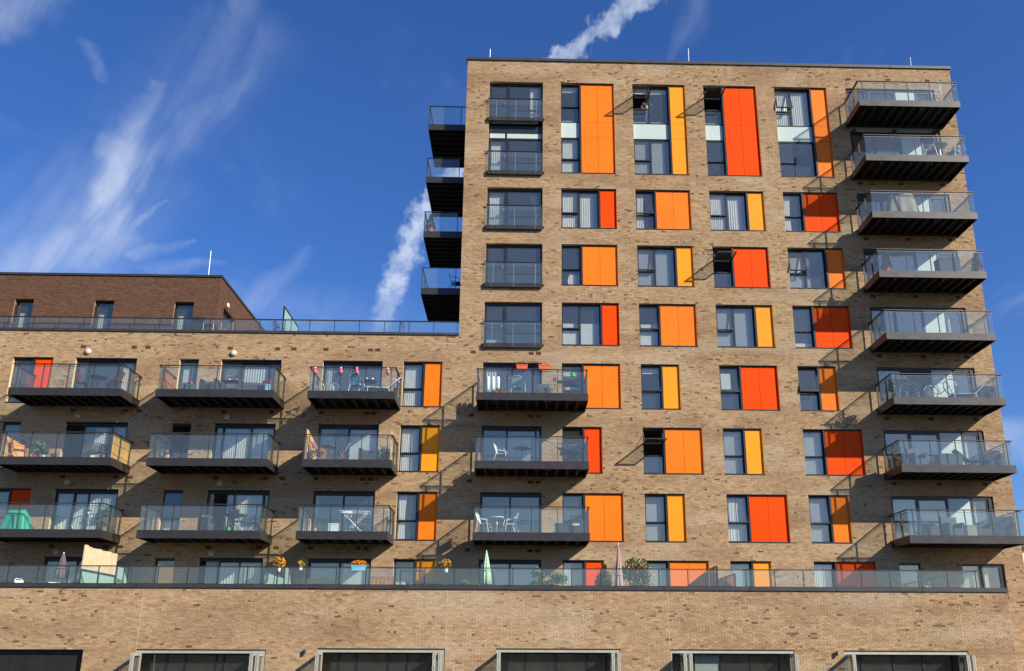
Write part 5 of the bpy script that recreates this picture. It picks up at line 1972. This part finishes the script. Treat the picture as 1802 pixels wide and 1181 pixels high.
# right-hand balconies ---------------------------------------------------------
t_ = thing('towel_rack', 'white ladder-like clothes rack on the topmost right balcony', 'rack', (22.75, -1.35, DK(10)))
for x in (-0.26, 0.26):
    MB().tube([(x, 0, 0), (x, 0.05, 1.38)], 0.018, 6).build('upright', 'white_paint', t_)
for i in range(5):
    MB().tube([(-0.26, 0.02, 0.3 + i * 0.25), (0.26, 0.02, 0.3 + i * 0.25)], 0.013, 6).build('rung', 'white_paint', t_)
tube_chair('white wire chair at the left on the second highest right balcony', (22.0, -1.55, DK(9)), math.radians(60), 'white_paint')
bistro_table('round pale metal table on the second highest right balcony', (22.45, -1.5, DK(9)), 0.36, 0.78, 'steel', None, 'single')
tube_chair('white wire chair at the right on the second highest right balcony', (23.05, -1.5, DK(9)), math.radians(-60), 'white_paint')
draped('beige fitted cover over a table on the third highest right balcony', (20.30, -1.45, DK(8)), 1.5, 0.75, 0.98, 'beige_cover', top=0.72, seed=5)
topiary('cone shaped shrub at the left end of the fourth highest right balcony', (19.20, -1.6, DK(7)), 0.72, 'cone shrubs')
topiary('cone shaped shrub at the right end of the fourth highest right balcony', (23.32, -1.6, DK(7)), 0.80, 'cone shrubs')
rattan_box('dark low table between the two cone shrubs on the right balcony', (22.0, -1.55, DK(7)), 0.95, 0.5, 0.72)
Y5 = -1.35
potted('broad leaved bush at the left end of the bicycle balcony', (18.98, Y5 - 0.1, Z5), 0.16, 0.28, 0.28, 0.75, 190, 0.07, 'black_plastic', 'leaf')
potted('tall pale bush second from the left on the bicycle balcony', (19.38, Y5 - 0.15, Z5), 0.17, 0.34, 0.30, 0.72, 190, 0.065, 'slate', 'leaf_pale')
potted('smaller shrub in dark pot left of the bicycle wheel', (19.90, Y5 - 0.1, Z5), 0.15, 0.32, 0.24, 0.48, 150, 0.055, 'slate', 'leaf')
bicycle('dark road bicycle parked on the right-hand balcony with shrubs', (21.02, -1.45, Z5), math.radians(6), 'dark_metal', 1.0)
lounger('white framed lounger right of the road bicycle', (22.25, -1.25, Z5), math.radians(-10), 'white_paint', 'beige_cover')
rattan_chair('dark cushioned chair at the right end of the bicycle balcony', (23.10, -1.3, Z5), math.radians(-20), 0.66, 0.6, 0.74)
rattan_chair('grey rattan armchair at the left end, balcony above the lowest right one', (19.15, -1.1, Z4), math.radians(30), 0.62, 0.6, 0.70)
rattan_chair('tall grey rattan chair second from left, balcony above the lowest right one', (19.70, -1.25, Z4), math.radians(10), 0.60, 0.6, 0.86)
rattan_box('low grey rattan table, balcony above the lowest right one', (21.0, -1.3, Z4), 0.95, 0.6, 0.56)
lounger('dark lounger right of the low rattan table', (22.1, -1.25, Z4), math.radians(170), 'dark_metal', 'charcoal_rattan')
rattan_chair('grey rattan armchair at the right end, balcony above the lowest right one', (22.98, -1.25, Z4), math.radians(-15), 0.66, 0.62, 0.80)
rattan_box('small dark stool, leftmost furniture on the lowest right balcony', (20.0, -1.3, Z3), 0.42, 0.4, 0.42)
rattan_chair('tall grey rattan chair, second from left on the lowest right balcony', (20.85, -1.2, Z3), math.radians(8), 0.70, 0.62, 0.88)
rattan_box('low pale topped table in the middle of the lowest right balcony', (21.55, -1.25, Z3), 0.62, 0.5, 0.50, 'beige_cover')
rattan_chair('dark rattan chair right of the pale topped table', (22.15, -1.25, Z3), math.radians(-10), 0.62, 0.6, 0.64)
rattan_chair('large rattan armchair at the right end of the lowest right balcony', (23.02, -1.25, Z3), math.radians(-20), 0.78, 0.66, 0.92)
# tower's left flank
topiary('cone shaped shrub in terracotta pot on the left flank balcony', (-1.60, 1.1, DK(8)), 0.75)
tube_chair('black metal chair on the lowest left flank balcony', (-0.30, 1.3, DK(7)), math.radians(90), 'dark_metal')
# roof terrace of the wing
t_ = rattan_box('black covered box by the penthouse corner', (-11.80, 0.255, 15.37), 0.50, 0.16, 0.78, 'black_plastic')
t_ = thing('folding_rack', 'small white folding rack by the penthouse corner', 'rack', (-11.33, 0.235, 15.37))
for x in (-0.22, 0.22):
    MB().tube([(x, 0.0, 0), (x, 0.02, 0.62)], 0.014, 6).build('leg', 'white_paint', t_)
MB().box(-0.22, 0.22, -0.03, 0.05, 0.55, 0.57).build('shelf', 'white_paint', t_)
potted('spindly plant in front of the frosted glass divider', (-8.35, 0.42, 15.37), 0.10, 0.22, 0.16, 0.55, 70, 0.06, 'black_plastic', 'leaf_dark')

# ------------------------------------------------------------------ things on the podium terrace
TZ0 = TERR + 0.002
parasol('closed mauve parasol at the far left of the podium terrace', (-14.30, -3.6, TZ0), 1.82, 'mauve_cloth', None, 0.22, 0.06, 0.95)
bistro_table('round white table under the mauve parasol', (-14.75, -3.7, TZ0), 0.45, 0.74, 'white_paint')
tube_chair('white metal chair right of the round white terrace table', (-13.95, -3.6, TZ0), math.radians(-70), 'white_paint')
tube_chair('white metal chair left of the round white terrace table', (-15.55, -3.6, TZ0), math.radians(80), 'white_paint')


def terrace_divider(label, x, y0, y1, h, m, post=True):
    t = thing('terrace_divider', label, 'screen', (x, (y0 + y1) / 2, TZ0))
    L = (y1 - y0) / 2
    MB().box(-0.03, 0.03, -L, -L + 0.06, 0, h).box(-0.03, 0.03, L - 0.06, L, 0, h).box(-0.03, 0.03, -0.03, 0.03, 0, h - 0.041).box(-0.03, 0.03, -L + 0.061, L - 0.061, h - 0.04, h).build('frame', 'frame_metal', t)
    for a, b in ((-L + 0.062, -0.032), (0.032, L - 0.062)):
        MB().box(-0.006, 0.006, a, b, 0.06, h - 0.042).build('glass_panel', m, t)
    return t


terrace_divider('low frosted glass divider carrying the timber board on the terrace', -13.20, -4.45, -1.50, 1.17, 'frosted_glass')
t_ = thing('timber_board', 'large pale timber board fixed on top of the frosted terrace divider', 'board', (-13.20, -2.98, TZ0))
for i in range(10):
    a = -1.42 + i * 0.285
    MB().box(-0.02, 0.02, a + 0.003, a + 0.282, 1.20, 2.02 + 0.012 * math.sin(i * 2.1) + (0.05 if i == 0 else 0)).build('board', 'pale_timber', t_)
for y in (-1.2, 1.2):
    MB().box(-0.06, -0.021, y - 0.03, y + 0.03, 0.4, 1.95).build('batten', 'pale_timber', t_)
terrace_divider('taller frosted glass divider between the timber board and the wall', -13.20, -1.44, -0.05, 1.60, 'frosted_glass')
potted('bright spiky plant at the right foot of the timber board divider', (-12.35, -3.0, TZ0), 0.14, 0.35, 0.22, 0.60, 90, 0.09, 'black_plastic', 'leaf_pale')
potted('tall grassy plant behind the low frosted divider under the timber board', (-13.45, -3.7, TZ0), 0.14, 0.3, 0.18, 0.75, 60, 0.10, 'black_plastic', 'leaf_pale')
terrace_divider('low pale green glass divider behind the big ball of flowers', -6.55, -4.45, -1.50, 1.17, 'frosted_glass')
terrace_divider('taller pale green glass divider against the wall by the flower balls', -6.55, -1.44, -0.05, 1.62, 'frosted_glass')


def flower_stand(label, x, z, r, blossoms, pm='white_paint', leafm='leaf_pale', y=-4.45, nb=150):
    t = thing('flower_stand', label, 'flowers', (x, y, TZ0))
    MB().tube([(0, 0, 0), (0, 0, z - TZ0 - r * 1.5)], 0.012, 6).build('stand', 'dark_metal', t)
    MB().lathe([(0, 0), (0.06, 0), (0.08, 0.16), (0, 0.16)], (0, 0, z - TZ0 - r * 1.5), 14).build('pot', pm, t)
    MB().leaves((0, 0, z - TZ0), (r, r, r * 0.85), 90, 0.05, LR, 0.4).build('foliage', leafm, t)
    for bm_ in blossoms:
        MB().leaves((0, 0, z - TZ0 + 0.02), (r * 1.03, r * 1.03, r * 0.88), nb, 0.04, LR, 0.85, 2.0).build('blossom', bm_, t)


flower_stand('big ball of yellow and orange flowers on a stand above the terrace rail', -6.02, 4.82, 0.23, ('blossom_yellow', 'blossom_orange'), nb=90)
flower_stand('small ball of dull yellow flowers in a white pot on the terrace', -5.22, 4.76, 0.14, ('blossom_yellow',), nb=50)
rail_planter('pale blue trough full of orange flowers on the terrace rail', (-3.05, -4.66, 4.52), 'planter_blue', ('blossom_orange', 'blossom_yellow'), None, 0.54, 'leaf', 90, 50)
flower_stand('ball of orange and green flowers in a white pot left of the mint parasol', 0.12, 4.78, 0.20, ('blossom_yellow', 'blossom_orange'), nb=40)
parasol('closed mint green parasol on the terrace below the lowest tower balcony', (1.57, -3.4, TZ0), 2.02, 'mint_cloth', None, 0.21, 0.0, 1.25)
parasol('tall closed rose parasol among the terrace shrubs', (6.62, -3.6, TZ0), 2.32, 'rose_cloth', None, 0.17, 0.0, 2.05)



def shrub(label, x, y, rx, h, n, size, leafm, blossom=None, group=None, nb=40):
    t = thing('terrace_shrub', label, 'shrub', (x, y, TZ0), 0, group)
    MB().box(-rx * 0.8, rx * 0.8, -0.2, 0.2, 0, 0.4).build('planter', 'slate', t)
    st = MB()
    for i in range(9):
        a, b = LR.uniform(-0.7, 0.7) * rx, LR.uniform(-0.12, 0.12)
        st.tube([(a * 0.6, b * 0.5, 0.38), (a, b, 0.4 + h * 0.6)], 0.012, 5, r1=0.005)
    st.build('stem', 'bark', t)
    f = MB()
    for i in range(9):
        q = LR.random()
        cx = LR.uniform(-0.65, 0.65) * rx
        cz = 0.45 + h * (0.15 + 0.75 * q) * (1 - 0.35 * abs(cx) / rx)
        f.leaves((cx, LR.uniform(-0.1, 0.1), cz), (rx * 0.36, 0.22, h * 0.20), n // 9, size, LR, 0.25)
    f.build('foliage', leafm, t)
    if blossom:
        MB().leaves((0, -0.05, 0.45 + h * 0.45), (rx * 0.95, 0.27, h * 0.45), nb, 0.04, LR, 0.6, 2.0).build('blossom', blossom, t)
    return t


shrub('low leafy green shrub left of the mint parasol', 0.98, -3.8, 0.50, 0.50, 420, 0.07, 'leaf_pale')
shrub('large leaved climber right of the mint parasol', 3.95, -3.0, 0.75, 1.1, 900, 0.085, 'leaf_pale')
shrub('orange flowering hedge left of the rose parasol', 6.08, -3.0, 0.34, 1.35, 950, 0.055, 'leaf', 'blossom_orange', 'orange flowering terrace hedges', 90)
shrub('wide orange flowering hedge right of the rose parasol', 7.40, -3.2, 0.85, 1.45, 2100, 0.055, 'leaf', 'blossom_orange', 'orange flowering terrace hedges', 130)
terrace_divider('low glass divider on the terrace left of the yellow lower panel', 10.85, -4.45, -1.50, 1.17, 'frosted_glass')
terrace_divider('taller glass divider on the terrace right of the wide orange lower panel', 10.85, -1.44, -0.05, 1.72, 'frosted_glass')
t_ = thing('garden_chair', 'reddish garden chair back seen through the terrace glass beside the shelf', 'chair', (-2.35, -3.6, TZ0))
MB().box(-0.45, 0.45, -0.25, 0.25, 0.40, 0.44).build('seat', 'teak', t_)
for i in range(6):
    MB().box(-0.44 + i * 0.155, -0.34 + i * 0.155, 0.22, 0.25, 0.441, 0.98).build('back_slat', 'teak', t_)
MB().box(-0.46, 0.46, 0.215, 0.255, 0.982, 1.06).build('top_rail', 'teak', t_)
for x in (-0.42, 0.42):
    for y in (-0.22, 0.22):
        MB().box(x - 0.025, x + 0.025, y - 0.025, y + 0.025, 0, 0.399).build('leg', 'teak', t_)
t_ = thing('wall_shelf', 'dark metal shelf stand in front of the yellow terrace panel', 'shelf', (-1.25, -3.4, TZ0))
for x in (-0.42, 0.42):
    for y in (-0.15, 0.15):
        MB().box(x - 0.015, x + 0.015, y - 0.015, y + 0.015, 0, 1.28).build('leg', 'dark_metal', t_)
for z_ in (0.5, 1.26):
    MB().box(-0.45, 0.45, -0.18, 0.18, z_, z_ + 0.025).build('shelf', 'dark_metal', t_)
rattan_chair('dark low sofa in front of the blue trough window on the terrace', (-4.75, -3.4, TZ0), 0, 1.0, 0.6, 0.98)
bistro_table('black terrace table right of the dark metal shelf stand', (-0.60, -3.9, TZ0), 0.52, 0.80, 'black_plastic')
tube_chair('black wire chair left of the black terrace table', (-1.05, -4.0, TZ0), math.radians(80), 'black_plastic')
tube_chair('black wire chair right of the black terrace table', (0.35, -4.0, TZ0), math.radians(-80), 'black_plastic')
potted('small white flowering plant by the slim window at the right of the terrace', (18.3, -3.9, TZ0), 0.12, 0.3, 0.14, 0.55, 60, 0.04, 'black_plastic', 'leaf_dark', 'curtain', nb=24)

# ------------------------------------------------------------------ across the street (mirrored in the shop windows)
opp = building('facing_terrace', 'brick terrace across the street, seen only as a dark reflection in the shop windows', (0, -66, GROUND))
MB().box(-70, 70, -72, -62, GROUND, 4.6).build('wall', 'brick_dark_house', opp)
rf = MB()
rf.v += [(-70.4, -61.6, 4.62), (70.4, -61.6, 4.62), (70.4, -72.4, 4.62), (-70.4, -72.4, 4.62), (-70.4, -67, 7.2), (70.4, -67, 7.2)]
rf.f += [(0, 1, 5, 4), (2, 3, 4, 5), (0, 4, 3), (1, 2, 5), (0, 3, 2, 1)]
rf.build('roof', 'slate', opp)
for i in range(-22, 23):
    MB().box(i * 3.0 - 0.5, i * 3.0 + 0.5, -61.99, -61.95, 1.0, 2.4).build('window', 'frame_metal', opp)

# ------------------------------------------------------------------ person at a top floor window
mat('skin', (0.52, 0.33, 0.24), 0.55, 0, 0.05, 8)
mat('pale_shirt', (0.70, 0.66, 0.60), 0.85, 0, 0.06, 8)
mat('denim', lin((70, 96, 134)), 0.85, 0, 0.15, 20)
mat('dark_hair', (0.03, 0.025, 0.02), 0.7, 0, 0.2, 30)


def skinned(name, pts, edges, rad, m, parent, root=0):
    """continuous limb surface grown round a skeleton of joints"""
    import bmesh
    me = bpy.data.meshes.new(name)
    bm = bmesh.new()
    lay = bm.verts.layers.skin.verify()
    vv = []
    for i, p in enumerate(pts):
        v = bm.verts.new(p)
        v[lay].radius = rad[i] if isinstance(rad[i], tuple) else (rad[i], rad[i])
        v[lay].use_root = (i == root)
        vv.append(v)
    for a, b in edges:
        bm.edges.new((vv[a], vv[b]))
    bm.to_mesh(me)
    bm.free()
    me.materials.append(MATS[m])
    o = bpy.data.objects.new(name, me)
    COL.objects.link(o)
    o.parent = parent
    sk = o.modifiers.new('skin', 'SKIN')
    sk.use_smooth_shade = True
    su = o.modifiers.new('sub', 'SUBSURF')
    su.levels = su.render_levels = 2
    return o


pn = thing('person', 'person in blue jeans standing with hands on hips behind a top floor window', 'person', (9.06, 0.78, DK(10) - 0.018), 0.1)
P = [(0, 0, 0.92), (0, 0, 1.08), (0, 0.01, 1.25), (0, 0.01, 1.40), (0, 0.0, 1.48), (0, -0.02, 1.56), (0, -0.02, 1.66),
     (0.19, 0.0, 1.38), (0.33, 0.03, 1.18), (0.19, -0.06, 1.00), (-0.19, 0.0, 1.38), (-0.33, 0.03, 1.18), (-0.19, -0.06, 1.00),
     (0.10, 0, 0.86), (0.12, -0.02, 0.48), (0.12, 0.02, 0.08), (0.13, -0.14, 0.03), (-0.10, 0, 0.86), (-0.12, -0.02, 0.48), (-0.12, 0.02, 0.08), (-0.13, -0.14, 0.03)]
Ed = [(0, 1), (1, 2), (2, 3), (3, 4), (4, 5), (5, 6), (3, 7), (7, 8), (8, 9), (3, 10), (10, 11), (11, 12), (0, 13), (13, 14), (14, 15), (15, 16), (0, 17), (17, 18), (18, 19), (19, 20)]
Rd = [(0.14, 0.10), (0.13, 0.09), (0.15, 0.10), (0.13, 0.09), 0.055, 0.078, 0.085, 0.060, 0.042, 0.034, 0.060, 0.042, 0.034, 0.085, 0.058, 0.040, 0.036, 0.085, 0.058, 0.040, 0.036]
skinned('body', P, Ed, Rd, 'skin', pn)
skinned('jeans', [P[0], P[13], P[14], P[15], P[17], P[18], P[19], (0, 0, 1.0)], [(0, 1), (1, 2), (2, 3), (0, 4), (4, 5), (5, 6), (0, 7)],
        [(0.155, 0.115), 0.098, 0.072, 0.060, 0.098, 0.072, 0.060, (0.15, 0.105)], 'denim', pn)
skinned('shirt', [(0, 0, 1.0), P[1], P[2], P[3], P[7], (0.245, 0.015, 1.30), P[10], (-0.245, 0.015, 1.30)], [(0, 1), (1, 2), (2, 3), (3, 4), (4, 5), (3, 6), (6, 7)],
        [(0.15, 0.11), (0.148, 0.105), (0.165, 0.115), (0.14, 0.10), 0.078, 0.068, 0.078, 0.068], 'pale_shirt', pn)
MB().lathe([(0, 0.10), (0.05, 0.095), (0.088, 0.05), (0.095, 0.0), (0.088, -0.04), (0.06, -0.05), (0, -0.05)], (0, 0.012, 1.665), 18).build('hair', 'dark_hair', pn, True)
fc = MB()
fc.lathe([(0, -0.012), (0.013, -0.008), (0.010, 0.02), (0, 0.03)], (0, -0.108, 1.60), 10)
fc.build('nose', 'skin', pn, True)
for x in (-0.03, 0.03):
    MB().lathe([(0, -0.008), (0.008, 0), (0, 0.008)], (x, -0.098, 1.63), 10).build('eye', 'dark_hair', pn, True)
for x in (-0.088, 0.088):
    MB().lathe([(0, -0.03), (0.014, -0.01), (0.016, 0.015), (0, 0.03)], (x, -0.01, 1.615), 10).build('ear', 'skin', pn, True)
MB().box(-0.022, 0.022, -0.104, -0.094, 1.565, 1.573).build('mouth', 'maroon', pn)
for sx in (-1, 1):
    for q, (dx, L) in enumerate(((-0.024, 0.065), (-0.008, 0.075), (0.008, 0.072), (0.024, 0.055))):
        b = Vector((sx * 0.19, -0.06, 1.00))
        MB().tube([b + Vector((0, dx, -0.01)), b + Vector((-sx * 0.03, dx - 0.015, -0.02)), b + Vector((-sx * L, dx - 0.02, -0.045))], 0.0085, 6).build('finger', 'skin', pn, True)
    b = Vector((sx * 0.20, -0.03, 1.01))
    MB().tube([b, b + Vector((-sx * 0.02, 0.045, -0.005)), b + Vector((-sx * 0.03, 0.07, -0.03))], 0.010, 6).build('thumb', 'skin', pn, True)
